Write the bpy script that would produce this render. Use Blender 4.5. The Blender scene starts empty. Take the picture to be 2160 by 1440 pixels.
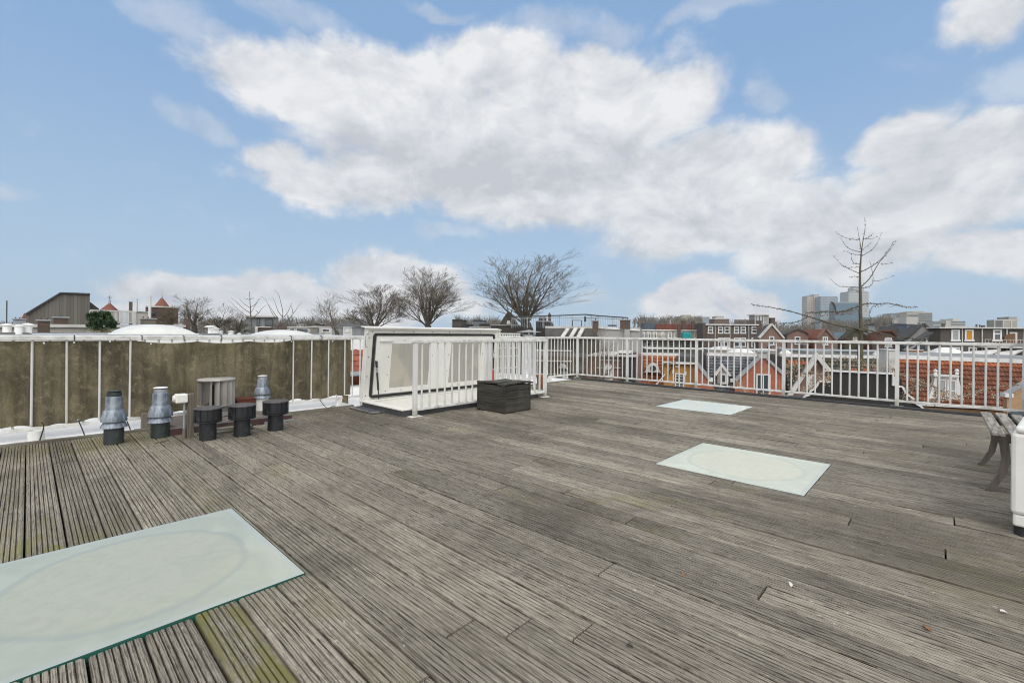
import bpy, bmesh, math, random
from mathutils import Vector, Matrix
R = math.radians
scn = bpy.context.scene
COL = scn.collection
# ---------------------------------------------------------------- camera geometry used for surveying
FP, CX, CY, H = 960.0, 1080.0, 702.5, 1.12
ROLL = math.atan((711.2-692.6)/(1983-60.0))
CR = (math.cos(ROLL), 0, math.sin(ROLL)); CU = (-math.sin(ROLL), 0, math.cos(ROLL))
def ray(px, py):
    a = (px-CX)/FP; b = (CY-py)/FP
    return Vector((a*CR[0]+b*CU[0], 1.0, a*CR[2]+b*CU[2]))
def gnd(px, py, z=0.0):
    d = ray(px, py); t = (z-H)/d.z
    return Vector((d.x*t, t, z))
def far(px, py, Y):
    d = ray(px, py); return Vector((d.x*Y, Y, H+d.z*Y))
ANG = math.atan(1.0625)                     # the deck's own axes: local x = v, local y = u
def uv2w(v, u, z=0.0):
    c, s = math.cos(ANG), math.sin(ANG)
    return Vector((v*c-u*s, v*s+u*c, z))
def w2uv(p):
    c, s = math.cos(ANG), math.sin(ANG)
    return (p.x*c+p.y*s, -p.x*s+p.y*c)
# ---------------------------------------------------------------- mesh builder
class MB:
    def __init__(self): self.v=[]; self.f=[]; self.m=[]; self.t=[]; self.s=[]; self.x=[]
    def add(self, vs, fs, m=0, t=0.5, s=False, x=0.0):
        n=len(self.v); self.v.extend([tuple(p) for p in vs])
        for f in fs:
            self.f.append(tuple(n+i for i in f)); self.m.append(m); self.t.append(t); self.s.append(s); self.x.append(x)
        return self
    def poly(self, pts, m=0, t=0.5): return self.add(pts, [tuple(range(len(pts)))], m, t)
    def box(self, x0,x1,y0,y1,z0,z1, m=0, t=0.5):
        vs=[(x,y,z) for z in (z0,z1) for y in (y0,y1) for x in (x0,x1)]
        return self.add(vs, [(0,2,3,1),(4,5,7,6),(0,1,5,4),(2,6,7,3),(0,4,6,2),(1,3,7,5)], m, t)
    def bbox(self, x0,x1,y0,y1,z0,z1, b=0.005, m=0, t=0.5):
        """box with chamfered edges"""
        b=min(b,(x1-x0)*.45,(y1-y0)*.45,(z1-z0)*.45)
        bm=bmesh.new(); bmesh.ops.create_cube(bm,size=1)
        for q in bm.verts:
            q.co=Vector(((x0+x1)/2+q.co.x*(x1-x0),(y0+y1)/2+q.co.y*(y1-y0),(z0+z1)/2+q.co.z*(z1-z0)))
        bmesh.ops.bevel(bm,geom=list(bm.edges),offset=b,segments=2,affect='EDGES',profile=.5)
        bm.verts.index_update()
        self.add([q.co[:] for q in bm.verts],[[q.index for q in f.verts] for f in bm.faces],m,t); bm.free(); return self
    def obox(self, c, ax, ay, az, m=0, t=0.5):
        c=Vector(c); ax=Vector(ax); ay=Vector(ay); az=Vector(az)
        vs=[c+ax*i+ay*j+az*k for k in (-1,1) for j in (-1,1) for i in (-1,1)]
        return self.add(vs, [(0,2,3,1),(4,5,7,6),(0,1,5,4),(2,6,7,3),(0,4,6,2),(1,3,7,5)], m, t)
    def beam(self, a, b, w, h, m=0, t=0.5, up=(0,0,1)):
        a=Vector(a); b=Vector(b); d=(b-a); L=d.length; d.normalize(); up=Vector(up)
        s=d.cross(up)
        if s.length<1e-4: s=d.cross(Vector((1,0,0)))
        s.normalize(); q=s.cross(d)
        return self.obox((a+b)/2, d*L/2, s*w/2, q*h/2, m, t)
    def prism(self, pts, y0, y1, m=0, t=0.5):
        """polygon in x,z extruded from y0 to y1 (counter-clockwise seen from -y)"""
        n=len(pts)
        vs=[(p[0],y0,p[1]) for p in pts]+[(p[0],y1,p[1]) for p in pts]
        fs=[tuple(range(n)), tuple(range(2*n-1,n-1,-1))]
        fs+=[(i,i+n,(i+1)%n+n,(i+1)%n) for i in range(n)]
        return self.add(vs, fs, m, t)
    def vprism(self, pts, z0, z1, m=0, t=0.5):
        n=len(pts)
        vs=[(p[0],p[1],z0) for p in pts]+[(p[0],p[1],z1) for p in pts]
        fs=[tuple(range(n-1,-1,-1)), tuple(range(n,2*n))]
        fs+=[(i,(i+1)%n,(i+1)%n+n,i+n) for i in range(n)]
        return self.add(vs, fs, m, t)
    def tube(self, pts, rad, n=8, m=0, t=0.5, caps=True, smooth=True):
        pts=[Vector(p) for p in pts]
        if not isinstance(rad,(list,tuple)): rad=[rad]*len(pts)
        vs=[]; prev=None
        for i,p in enumerate(pts):
            d=(pts[min(i+1,len(pts)-1)]-pts[max(i-1,0)])
            if d.length<1e-9: d=Vector((0,0,1))
            d.normalize()
            if prev is None:
                a=Vector((0,0,1)) if abs(d.z)<.9 else Vector((1,0,0))
                s=d.cross(a)
            else: s=prev-d*prev.dot(d)
            s.normalize(); prev=s; q=d.cross(s)
            for k in range(n):
                an=2*math.pi*k/n
                vs.append(p+(s*math.cos(an)+q*math.sin(an))*rad[i])
        fs=[]
        for i in range(len(pts)-1):
            for k in range(n):
                a=i*n+k; b=i*n+(k+1)%n
                fs.append((a,b,b+n,a+n))
        self.add(vs, fs, m, t, smooth)
        if caps:
            self.add(vs[:n],[tuple(range(n-1,-1,-1))],m,t); self.add(vs[-n:],[tuple(range(n))],m,t)
        return self
    def lathe(self, prof, n=28, c=(0,0,0), m=0, t=0.5, smooth=True, a0=0, a1=2*math.pi):
        full=abs(a1-a0-2*math.pi)<1e-6; k2=n if full else n+1
        vs=[]
        for r,z in prof:
            for k in range(k2):
                an=a0+(a1-a0)*k/n; vs.append((c[0]+r*math.cos(an),c[1]+r*math.sin(an),c[2]+z))
        fs=[]
        for i in range(len(prof)-1):
            for k in range(n):
                a=i*k2+k; b=i*k2+((k+1)%n if full else k+1)
                fs.append((a,b,b+k2,a+k2))
        return self.add(vs,fs,m,t,smooth)
    def grid(self, fn, nx, ny, m=0, t=0.5, smooth=True):
        vs=[fn(i/nx,j/ny) for j in range(ny+1) for i in range(nx+1)]
        fs=[(j*(nx+1)+i,j*(nx+1)+i+1,(j+1)*(nx+1)+i+1,(j+1)*(nx+1)+i) for j in range(ny) for i in range(nx)]
        return self.add(vs,fs,m,t,smooth)
    def build(self, name, mats, parent=None, loc=None, rotz=0.0):
        me=bpy.data.meshes.new(name); me.from_pydata(self.v,[],self.f)
        if not isinstance(mats,(list,tuple)): mats=[mats]
        for q in mats: me.materials.append(q)
        me.polygons.foreach_set('material_index', self.m)
        me.polygons.foreach_set('use_smooth', self.s)
        if any(abs(q-.5)>1e-6 for q in self.t):
            at=me.attributes.new('tint','FLOAT','FACE'); at.data.foreach_set('value', self.t)
        if any(self.x):
            at=me.attributes.new('moss','FLOAT','FACE'); at.data.foreach_set('value', self.x)
        me.update()
        if any(self.s): me.set_sharp_from_angle(angle=R(38))
        o=bpy.data.objects.new(name,me); COL.objects.link(o)
        if parent: o.parent=parent
        if loc is not None: o.location=loc
        if rotz: o.rotation_euler=(0,0,rotz)
        return o
def tag(o, label=None, cat=None, group=None, kind=None):
    if label: o['label']=label
    if cat: o['category']=cat
    if group: o['group']=group
    if kind: o['kind']=kind
    return o
def thing(name, label, cat, loc=(0,0,0), rotz=0.0, group=None):
    o=bpy.data.objects.new(name,None); COL.objects.link(o)
    o.empty_display_size=.2
    o.location=loc; o.rotation_euler=(0,0,rotz)
    return tag(o,label,cat,group)
def dthing(name, label, cat, v, u, z=0.0, group=None):     # standing in the deck's axes
    return thing(name,label,cat,uv2w(v,u,z),ANG,group)
def copy_tree(o, parent=None):
    c=o.copy(); COL.objects.link(c)
    if parent: c.parent=parent
    for ch in list(o.children): copy_tree(ch,c)
    return c
# ---------------------------------------------------------------- materials
def NT(m): return m.node_tree.nodes, m.node_tree.links
class SN:
    """tiny node helper"""
    def __init__(self, tree): self.t=tree; self.n=tree.nodes; self.l=tree.links
    def put(self, typ, **kw):
        q=self.n.new(typ)
        for k,val in kw.items(): setattr(q,k,val)
        return q
    def link(self, a, b): self.l.new(a,b)
    def val(self, sock, x):
        if isinstance(x,bpy.types.NodeSocket): self.l.new(x,sock)
        else: sock.default_value=x
    def math(self, op, a, b=0.0, c=0.0, clamp=False):
        q=self.put('ShaderNodeMath',operation=op,use_clamp=clamp)
        self.val(q.inputs[0],a); self.val(q.inputs[1],b); self.val(q.inputs[2],c); return q.outputs[0]
    def mix(self, fac, a, b, mode='MIX'):
        q=self.put('ShaderNodeMix',data_type='RGBA',blend_type=mode)
        self.val(q.inputs[0],fac)
        for s,x in ((q.inputs[6],a),(q.inputs[7],b)):
            if isinstance(x,bpy.types.NodeSocket): self.l.new(x,s)
            else: s.default_value=(x[0],x[1],x[2],1)
        return q.outputs[2]
    def noise(self, vec, scale, detail=4.0, rough=.55, dist=0.0, scl=None):
        if scl is not None:
            mp=self.put('ShaderNodeMapping'); mp.inputs['Scale'].default_value=scl; self.link(vec,mp.inputs['Vector']); vec=mp.outputs[0]
        q=self.put('ShaderNodeTexNoise'); self.link(vec,q.inputs['Vector'])
        q.inputs['Scale'].default_value=scale; q.inputs['Detail'].default_value=detail; q.inputs['Roughness'].default_value=rough; q.inputs['Distortion'].default_value=dist
        return q.outputs['Fac']
    def ramp(self, fac, lo, hi):
        q=self.put('ShaderNodeMapRange',interpolation_type='SMOOTHSTEP'); self.link(fac,q.inputs[0])
        q.inputs[1].default_value=lo; q.inputs[2].default_value=hi; return q.outputs[0]
def newmat(name):
    m=bpy.data.materials.new(name); m.use_nodes=True
    s=SN(m.node_tree); b=s.n['Principled BSDF']
    tc=s.put('ShaderNodeTexCoord')
    return m,s,b,tc.outputs['Object']
def bump(s,b,height,strength=.3,dist=.01):
    q=s.put('ShaderNodeBump'); q.inputs['Strength'].default_value=strength; q.inputs['Distance'].default_value=dist
    s.link(height,q.inputs['Height']); s.link(q.outputs[0],b.inputs['Normal'])
def M(name, col, col2=None, rough=.6, scale=6.0, lo=.35, hi=.7, metal=0.0, streak=None, tint=0.0, bmp=0.0, fine=0.12, spec=.5, grime=None, gscale=1.3):
    """weathered surface: two colours mixed by noise, fine speckle, optional per-face tint and blotchy grime"""
    m,s,b,oc=newmat(name)
    if col2 is None: col2=tuple(c*.72 for c in col)
    n1=s.noise(oc,scale,5.0,.6,.3,streak)
    c=s.mix(s.ramp(n1,lo,hi),col,col2)
    n2=s.noise(oc,scale*9,3.0,.6,0,streak)
    k=s.math('MULTIPLY_ADD',n2,2*fine,1-fine)
    if tint:
        at=s.put('ShaderNodeAttribute',attribute_name='tint',attribute_type='GEOMETRY')
        k=s.math('MULTIPLY',k,s.math('MULTIPLY_ADD',at.outputs['Fac'],2*tint,1-tint))
    vm=s.put('ShaderNodeVectorMath',operation='SCALE'); s.link(c,vm.inputs[0]); s.link(k,vm.inputs['Scale'])
    c=vm.outputs[0]
    if grime:
        g=s.noise(oc,gscale,6.0,.65,.6)
        c=s.mix(s.math('MULTIPLY',s.ramp(g,.5,.72),.8),c,grime)
    s.link(c,b.inputs['Base Color'])
    b.inputs['Roughness'].default_value=rough; b.inputs['Metallic'].default_value=metal
    b.inputs['Specular IOR Level'].default_value=spec
    if bmp: bump(s,b,s.noise(oc,scale*4,5.0,.6,0,streak),bmp,.01)
    return m
def brick_mat(name, c1, c2, mortar, bw=.21, bh=.065, dirt=(.08,.07,.06), dirt_amt=.5, paint=0):
    m,s,b,oc=newmat(name)
    mp=s.put('ShaderNodeMapping'); mp.inputs['Rotation'].default_value=(R(90),0,0); s.link(oc,mp.inputs['Vector'])
    geo=s.put('ShaderNodeNewGeometry')
    sx=s.put('ShaderNodeSeparateXYZ'); s.link(oc,sx.inputs[0])
    cb=s.put('ShaderNodeCombineXYZ'); s.link(s.math('ADD',sx.outputs[0],sx.outputs[1]),cb.inputs[0]); s.link(sx.outputs[2],cb.inputs[1])
    q=s.put('ShaderNodeTexBrick'); s.link(cb.outputs[0],q.inputs['Vector'])
    q.inputs['Color1'].default_value=(*c1,1); q.inputs['Color2'].default_value=(*c2,1); q.inputs['Mortar'].default_value=(*mortar,1)
    q.inputs['Scale'].default_value=1; q.inputs['Mortar Size'].default_value=.006; q.inputs['Brick Width'].default_value=bw; q.inputs['Row Height'].default_value=bh
    n=s.noise(oc,1.1,6,.65,.5)
    c=s.mix(s.math('MULTIPLY',s.ramp(n,.42,.72),dirt_amt),q.outputs['Color'],dirt)
    n2=s.noise(oc,14,3,.6)
    vm=s.put('ShaderNodeVectorMath',operation='SCALE'); s.link(c,vm.inputs[0]); s.link(s.math('MULTIPLY_ADD',n2,.6,.7),vm.inputs['Scale'])
    c=vm.outputs[0]
    if paint:
        c=s.mix(s.ramp(s.noise(oc,2.2,6,.7,.8),.62,.68),c,(.75,.72,.68))
    s.link(c,b.inputs['Base Color']); b.inputs['Roughness'].default_value=.85
    bump(s,b,q.outputs['Fac'],-.4,.006)
    return m
def glass_mat(name, col=(.05,.06,.065), rough=.06):
    m,s,b,oc=newmat(name)
    n=s.noise(oc,.6,2,.5)
    s.link(s.mix(n,col,tuple(c*1.8 for c in col)),b.inputs['Base Color']); b.inputs['Roughness'].default_value=rough
    b.inputs['Specular IOR Level'].default_value=.7
    return m

MAT={}
MAT['white']   = M('white_paint',(.80,.79,.75),(.66,.65,.60),rough=.45,scale=3,fine=.04,streak=(1,1,.25))
MAT['rail']    = M('rail_paint',(.70,.69,.655),(.52,.51,.475),rough=.42,scale=5,lo=.45,hi=.8,fine=.06,streak=(1,1,.4),bmp=.05)
def _algae(m):
    s=SN(m.node_tree); b=s.n['Principled BSDF']; src=b.inputs['Base Color'].links[0].from_socket
    tc=s.put('ShaderNodeTexCoord'); sx=s.put('ShaderNodeSeparateXYZ'); s.link(tc.outputs['Object'],sx.inputs[0])
    n=s.noise(tc.outputs['Object'],14,5,.7); f=s.math('MULTIPLY',s.ramp(s.math('ADD',sx.outputs[2],s.math('MULTIPLY_ADD',n,-.3,.15)),.20,.0),.75)
    s.link(s.mix(f,src,(.22,.22,.13)),b.inputs['Base Color'])
_algae(MAT['rail'])
MAT['railtop'] = M('rail_top_paint',(.75,.735,.69),(.50,.485,.44),rough=.5,scale=9,lo=.42,hi=.75,fine=.10,bmp=.08,grime=(.36,.34,.28),gscale=4)
MAT['membrane']= M('white_membrane',(.90,.89,.855),(.82,.81,.77),rough=.6,scale=2.2,fine=.03,grime=(.68,.67,.60),gscale=3.4)
MAT['membrane2']=M('white_roofing',(.80,.79,.76),(.62,.61,.57),rough=.6,scale=1.2,fine=.05)
MAT['dkgreen'] = M('dark_pipe',(.035,.045,.045),(.022,.03,.03),rough=.5,scale=5,fine=.1,grime=(.08,.10,.06),gscale=9)
MAT['black']   = M('black_plastic',(.020,.021,.024),(.012,.013,.015),rough=.45,scale=6,fine=.08,grime=(.055,.055,.052),gscale=12)
MAT['blacktop']= M('dusty_black_lid',(.10,.09,.085),(.06,.055,.05),rough=.7,scale=9,fine=.15,grime=(.17,.16,.14),gscale=14)
MAT['cowl']    = M('zinc_cowl',(.33,.37,.41),(.14,.165,.195),rough=.5,scale=7,lo=.38,hi=.62,metal=.25,fine=.08,streak=(3.0,3.0,.22),grime=(.50,.53,.56),gscale=6,bmp=.05)
MAT['zinc']    = M('zinc',(.42,.44,.45),(.30,.32,.33),rough=.45,scale=4,metal=.5,fine=.06)
MAT['aluv']    = M('dull_aluminium',(.50,.475,.43),(.32,.30,.265),rough=.55,scale=4,metal=.3,fine=.1,streak=(1,1,.3))
MAT['steel']   = M('steel',(.60,.60,.60),(.40,.40,.40),rough=.28,scale=6,metal=.9,fine=.06)
MAT['gravel']  = M('gritty_roofing',(.20,.17,.145),(.12,.10,.085),rough=.95,scale=14,fine=.5,bmp=.5)
MAT['maroon']  = M('maroon_edge',(.10,.045,.038),(.055,.03,.027),rough=.7,scale=6,fine=.15,grime=(.12,.10,.08),gscale=5)
MAT['greypost']= M('weathered_post',(.20,.17,.13),(.10,.085,.065),rough=.9,scale=5,fine=.2,streak=(6,6,.4),bmp=.3)
MAT['oldwood'] = M('grey_old_wood',(.40,.36,.31),(.16,.14,.115),rough=.9,scale=5,lo=.38,hi=.66,fine=.25,streak=(1.0,9,9),bmp=.4,tint=.25)
MAT['trimwood']= M('edge_board',(.25,.225,.18),(.10,.09,.07),rough=.9,scale=4,fine=.25,streak=(.6,8,8),bmp=.3,grime=(.16,.17,.09),gscale=3)
MAT['boxwood'] = M('blackened_wood',(.062,.055,.042),(.026,.024,.019),rough=.8,scale=4,lo=.35,hi=.65,fine=.3,streak=(.5,.5,5),bmp=.5,tint=.35,grime=(.085,.08,.062),gscale=3.5)
MAT['benchleg']= M('bench_leg_wood',(.17,.145,.115),(.10,.085,.068),rough=.85,scale=6,fine=.2,streak=(5,5,.5),bmp=.3)
MAT['rubber']  = M('black_rubber',(.018,.018,.018),(.03,.03,.03),rough=.7,scale=8)
MAT['red']     = M('red_sleeve',(.55,.035,.02),(.42,.03,.02),rough=.5,scale=5)
MAT['terra']   = M('terracotta',(.30,.13,.06),(.20,.09,.05),rough=.85,scale=6,fine=.2)
MAT['grate']   = M('grate_grey',(.15,.165,.185),(.09,.10,.115),rough=.6,scale=30,fine=.35)
MAT['plywood'] = M('white_board',(.82,.80,.73),(.75,.73,.66),rough=.5,scale=1.6,fine=.03)
MAT['cream']   = M('cream_plastic',(.86,.84,.77),(.78,.76,.68),rough=.4,scale=4,fine=.04,grime=(.58,.53,.42),gscale=3)
MAT['dim']     = M('dark_soil',(.05,.045,.04),(.03,.03,.028),rough=1,scale=5)
# ================================================================ the deck
rnd = random.Random(7)
def deck_mat():
    m,s,b,oc=newmat('weathered_decking')
    tint=s.put('ShaderNodeAttribute',attribute_name='tint',attribute_type='GEOMETRY').outputs['Fac']
    mossa=s.put('ShaderNodeAttribute',attribute_name='moss',attribute_type='GEOMETRY').outputs['Fac']
    # shift the grain from board to board
    off=s.put('ShaderNodeCombineXYZ'); s.link(s.math('MULTIPLY',tint,37.0),off.inputs[1])
    ad=s.put('ShaderNodeVectorMath',operation='ADD'); s.link(oc,ad.inputs[0]); s.link(off.outputs[0],ad.inputs[1])
    g1=s.noise(ad.outputs[0],1.0,5,.62,.4,(240,7.0,20))
    g2=s.noise(ad.outputs[0],1.0,5,.70,1.2,(110,16,10))
    big=s.noise(oc,.5,7,.68,.6,(1.0,.85,1))
    mid=s.noise(oc,5.0,7,.75,.6,(1,.8,1))
    wmp=s.put('ShaderNodeMapping'); wmp.inputs['Scale'].default_value=(1,.085,1); s.link(ad.outputs[0],wmp.inputs['Vector'])
    wvt=s.put('ShaderNodeTexWave',wave_type='BANDS',bands_direction='X',wave_profile='SAW'); s.link(wmp.outputs[0],wvt.inputs['Vector']); wvt.inputs['Scale'].default_value=38; wvt.inputs['Distortion'].default_value=9; wvt.inputs['Detail'].default_value=4; wvt.inputs['Detail Scale'].default_value=1.2; wvt.inputs['Detail Roughness'].default_value=.65
    ring=wvt.outputs['Fac']
    sxx=s.put('ShaderNodeSeparateXYZ'); s.link(oc,sxx.inputs[0])
    rq=s.put('ShaderNodeCombineXYZ'); s.link(s.math('MULTIPLY',s.math('FLOOR',s.math('MULTIPLY',sxx.outputs[0],51.1)),3.37),rq.inputs[0]); s.link(s.math('MULTIPLY',sxx.outputs[1],.9),rq.inputs[1])
    ridge=s.noise(rq.outputs[0],1.0,4,.7)
    worn=s.ramp(s.math('ADD',s.math('MULTIPLY_ADD',ring,.16,s.math('MULTIPLY',g1,.34)),s.math('MULTIPLY_ADD',g2,.30,s.math('MULTIPLY',ridge,.22))),.37,.57)
    c=s.mix(worn,(.062,.051,.036),(.345,.308,.243))
    # broad darker, wetter areas and bleached ones (they belong to the timber)
    c=s.mix(s.math('MULTIPLY',s.ramp(big,.42,.62),.55),c,(.082,.069,.05))
    c=s.mix(s.math('MULTIPLY',s.ramp(mid,.54,.64),.30),c,(.085,.072,.053))
    stk=s.noise(ad.outputs[0],1.0,5,.65,.2,(48,1.1,5))
    c=s.mix(s.math('MULTIPLY',s.ramp(stk,.52,.66),.55),c,(.07,.059,.043))
    kn=s.noise(oc,11,2,.5,.2,(1,.7,1)); c=s.mix(s.math('MULTIPLY',s.ramp(kn,.74,.79),.8),c,(.05,.042,.033))
    # bleached flecks
    fl=s.noise(oc,1.0,3,.7,.2,(60,16,30))
    c=s.mix(s.math('MULTIPLY',s.ramp(fl,.66,.74),.75),c,(.66,.64,.58))
    # green algae in blotches plus boards that carry it
    mn=s.noise(oc,6,6,.7,.5,(1.4,.6,1))
    c=s.mix(s.math('MULTIPLY',mossa,s.ramp(mn,.38,.62)),c,(.165,.155,.055))
    k=s.math('MULTIPLY_ADD',tint,.70,.68)
    vm=s.put('ShaderNodeVectorMath',operation='SCALE'); s.link(c,vm.inputs[0]); s.link(k,vm.inputs['Scale'])
    s.link(vm.outputs[0],b.inputs['Base Color'])
    b.inputs['Roughness'].default_value=.82; b.inputs['Specular IOR Level'].default_value=.3
    bump(s,b,s.math('ADD',s.math('MULTIPLY',ring,.6),g1),.8,.0025)
    return m
MAT['deck']=deck_mat()
PITCH=.153; BW=.1450; V00=-.157; NR=7; DG=.0135
def profile():
    pts=[(0,-.040),(0,-.006),(.004,0)]
    rp=(BW-.008)/NR; rw=rp*.70; gw=rp-rw
    x=.004
    for i in range(NR):
        x1=x+rw
        pts.append((x1,0))
        if i<NR-1:
            pts+= [(x1+gw*.34,-DG),(x1+gw*.66,-DG),(x1+gw,0)]
        x=x1+gw
    pts+=[(BW-.001,-.006),(BW-.001,-.040)]
    return pts
PROF=profile()
def clip_prof(a,b):
    out=[]
    def zi(x):
        for (xa,za),(xb,zb) in zip(PROF,PROF[1:]):
            if xa<=x<=xb and xb>xa: return za+(zb-za)*(x-xa)/(xb-xa)
        return 0
    out.append((a,-.040)); out.append((a,zi(a)))
    out+=[p for p in PROF if a<p[0]<b]
    out+=[(b,zi(b)),(b,-.040)]
    return out
SKY1=(-.222,.882,2.131,3.238); SKY2=(3.748,4.835,.691,1.798); SKY3=(6.768,7.853,2.145,3.250)
HATCH=(3.42,6.12,5.20,6.20)
HOLES=[SKY1,SKY2,SKY3,HATCH]
deck=MB()
def piece(v0,u0,u1,prof,tint,moss,ph):
    n=max(1,int((u1-u0)/.3)); zo=ph[0]; vs=[]; k=len(prof)
    for i in range(n+1):
        u=u0+(u1-u0)*i/n
        w=.0013*math.sin(u*1.7+ph[1])+.0008*math.sin(u*4.1+ph[2]); lat=.0014*math.sin(u*.9+ph[2])
        for x,z in prof:
            vs.append((v0+x+lat,u,z+zo+w+ph[3]*(x-.07)))
    fs=[];xs=[]
    for i in range(n):
        um=u0+(u1-u0)*(i+.5)/n
        for j in range(k-1):
            a=i*k+j
            fs.append((a,a+1,a+1+k,a+k)); xs.append(moss(um))
    fs.append(tuple(range(k))); fs.append(tuple(range(n*k+k-1,n*k-1,-1))); xs+= [0,0]
    b=len(deck.v); deck.v.extend(vs)
    for f,x in zip(fs,xs):
        deck.f.append(tuple(b+q for q in f)); deck.m.append(0); deck.t.append(tint); deck.s.append(False); deck.x.append(x)
U_END=6.405
for kb in range(-18,62):
    v0=V00+PITCH*kb; v1=v0+BW
    vm=(v0+v1)/2
    u=-4.2-rnd.random()*2.4
    first=True
    while u<U_END:
        L=rnd.uniform(2.6,4.2); ue=min(u+L,U_END)
        if U_END-ue<.9: ue=U_END
        tint=min(.95,max(.12,rnd.gauss(.5,.24)))
        ph=(rnd.uniform(-.004,.0022),rnd.uniform(0,6),rnd.uniform(0,6),rnd.uniform(-.02,.02))
        endmoss=rnd.random()<.3
        boardmoss=1.0 if (kb==4 and u<2.1) else (.22 if rnd.random()<.05 else 0)
        def moss(um,ue=ue,em=endmoss,bmv=boardmoss,vm=vm):
            q=bmv
            if bmv==1.0: q=max(0,min(1,(2.3-um)/.1)) if um<2.3 else 0
            d=math.hypot(um-6.05,(vm-.55)*.75)
            q=max(q,max(0,1-d/.75)*.85)
            d=math.hypot(um-3.45,(vm-.0)*.8); q=max(q,max(0,1-d/.45)*.9)
            d=math.hypot(um-1.55,(vm-2.9)*1.6); q=max(q,max(0,1-d/.25))
            d=math.hypot(um+.2,(vm-3.1)*.6); q=max(q,max(0,1-d/.4)*.35)
            if em: q=max(q,max(0,1-(ue-um)/.35)*.6)
            return q
        # cut round the openings
        segs=[(u+.004,ue-.004,None)]
        for hv0,hv1,hu0,hu1 in HOLES:
            g=.008 if hv0 is not None and hv0<0 else .006
            a0,a1,b0,b1=hv0-g,hv1+g,hu0-g,hu1+g
            if v1<=a0 or v0>=a1: continue
            ns=[]
            for (s0,s1,cl) in segs:
                if s1<=b0 or s0>=b1: ns.append((s0,s1,cl)); continue
                if s0<b0: ns.append((s0,b0,cl))
                if v0<a0-.01: ns.append((max(s0,b0),min(s1,b1),(0,a0-v0)))
                elif v1>a1+.01: ns.append((max(s0,b0),min(s1,b1),(a1-v0,BW)))
                if s1>b1: ns.append((b1,s1,cl))
            segs=ns
        for s0,s1,cl in segs:
            if s1-s0<.02: continue
            pr=PROF if cl is None else clip_prof(cl[0]+1e-4,cl[1]-1.2e-3)
            piece(v0,s0,s1,pr,tint,moss,ph)
        u=ue
        if ue>=U_END: break
dk=deck.build('roof_deck',MAT['deck'],loc=(0,0,0),rotz=ANG); tag(dk,kind='structure')

# own roof under and around the deck
rf=MB()
V_R=9.62
rf.box(-6,3.40,-7,6.40,-.60,-.13,m=1); rf.box(6.20,V_R-.30,-7,6.40,-.60,-.13,m=1)
rf.box(3.40,6.20,-7,5.16,-.60,-.13,m=1); rf.box(3.40,6.20,6.26,6.40,-.60,-.13,m=1); rf.box(3.40,6.20,5.16,6.26,-.62,-.55,m=0)
rf.box(-6,V_R-.30,6.40,9.2,-.62,-.022,m=0)
rf.box(-6,V_R-.02,-7,9.2,-13.0,-.63,m=2)
rf.box(V_R-.30,V_R-.02,-7,9.2,-.62,-.045,m=1)
ro=rf.build('roof',[MAT['membrane'],MAT['rubber'],brick_mat('own_brick',(.20,.11,.07),(.15,.085,.055),(.3,.28,.25))],rotz=ANG); tag(ro,kind='structure')
# trims round the deck
t=MB(); t.bbox(-6,3.36,6.41,6.452,-.10,.022,.004); t.bbox(6.20,9.30,6.41,6.452,-.10,.022,.004)
o=t.build('deck_border',MAT['trimwood'],rotz=ANG)
tag(o,'weathered grey wooden border board between deck ends and white roofing','border board')
t=MB(); t.bbox(9.315,9.44,-7,6.60,-.10,.030,.02); t.bbox(9.445,9.60,-7,6.70,-.12,-.006,.012)
o=t.build('roof_edge_strip',MAT['rubber'],rotz=ANG)
tag(o,'black rubber edging along the deck under the front railing','edging')

# ================================================================ walk-on skylights
def skylight_mat(name='frosted_glass',rg_=.5,lift=1.0,spec=.28):
    m,s,b,oc=newmat(name)
    n=s.noise(oc,3.0,6,.6,1.0); n3=s.noise(oc,9,5,.65,1.5)
    sx=s.put('ShaderNodeSeparateXYZ'); s.link(oc,sx.inputs[0])
    r=s.math('SQRT',s.math('ADD',s.math('POWER',sx.outputs[0],2),s.math('POWER',sx.outputs[1],2)))
    r=s.math('ADD',r,s.math('MULTIPLY_ADD',n,.06,-.03))
    inside=s.math('SUBTRACT',1.0,s.ramp(r,.435,.45))
    ring=s.math('MULTIPLY',s.ramp(r,.41,.445),s.math('SUBTRACT',1.0,s.ramp(r,.45,.475)))
    c=s.mix(s.ramp(n,.35,.7),tuple(q*lift for q in (.385,.405,.33)),tuple(q*lift for q in (.45,.47,.385)))
    c2=s.mix(s.ramp(n3,.35,.7),tuple(q*lift for q in (.44,.435,.34)),tuple(q*lift for q in (.395,.40,.31)))
    c=s.mix(s.math('MULTIPLY',inside,.85),c,c2)
    c=s.mix(s.math('MULTIPLY',ring,rg_),c,(.31,.345,.31))
    e=s.math('MAXIMUM',s.math('ABSOLUTE',sx.outputs[0]),s.math('ABSOLUTE',sx.outputs[1]))
    c=s.mix(s.math('MULTIPLY',s.ramp(e,.515,.53),.45),c,(.42,.46,.44))
    s.link(c,b.inputs['Base Color'])
    s.link(s.math('MULTIPLY_ADD',n3,.07,.02),b.inputs['Roughness'])
    b.inputs['Specular IOR Level'].default_value=spec
    return m
MAT['frost']=skylight_mat(); MAT['frost2']=skylight_mat('pale_frosted_glass',.22,1.35); MAT['frost3']=skylight_mat('milky_glass',.05,1.65,.75)
mge,s_,b_,oc_=newmat('glass_edge'); b_.inputs['Base Color'].default_value=(.03,.125,.095,1); b_.inputs['Roughness'].default_value=.15
MAT['glassedge']=mge
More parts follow.
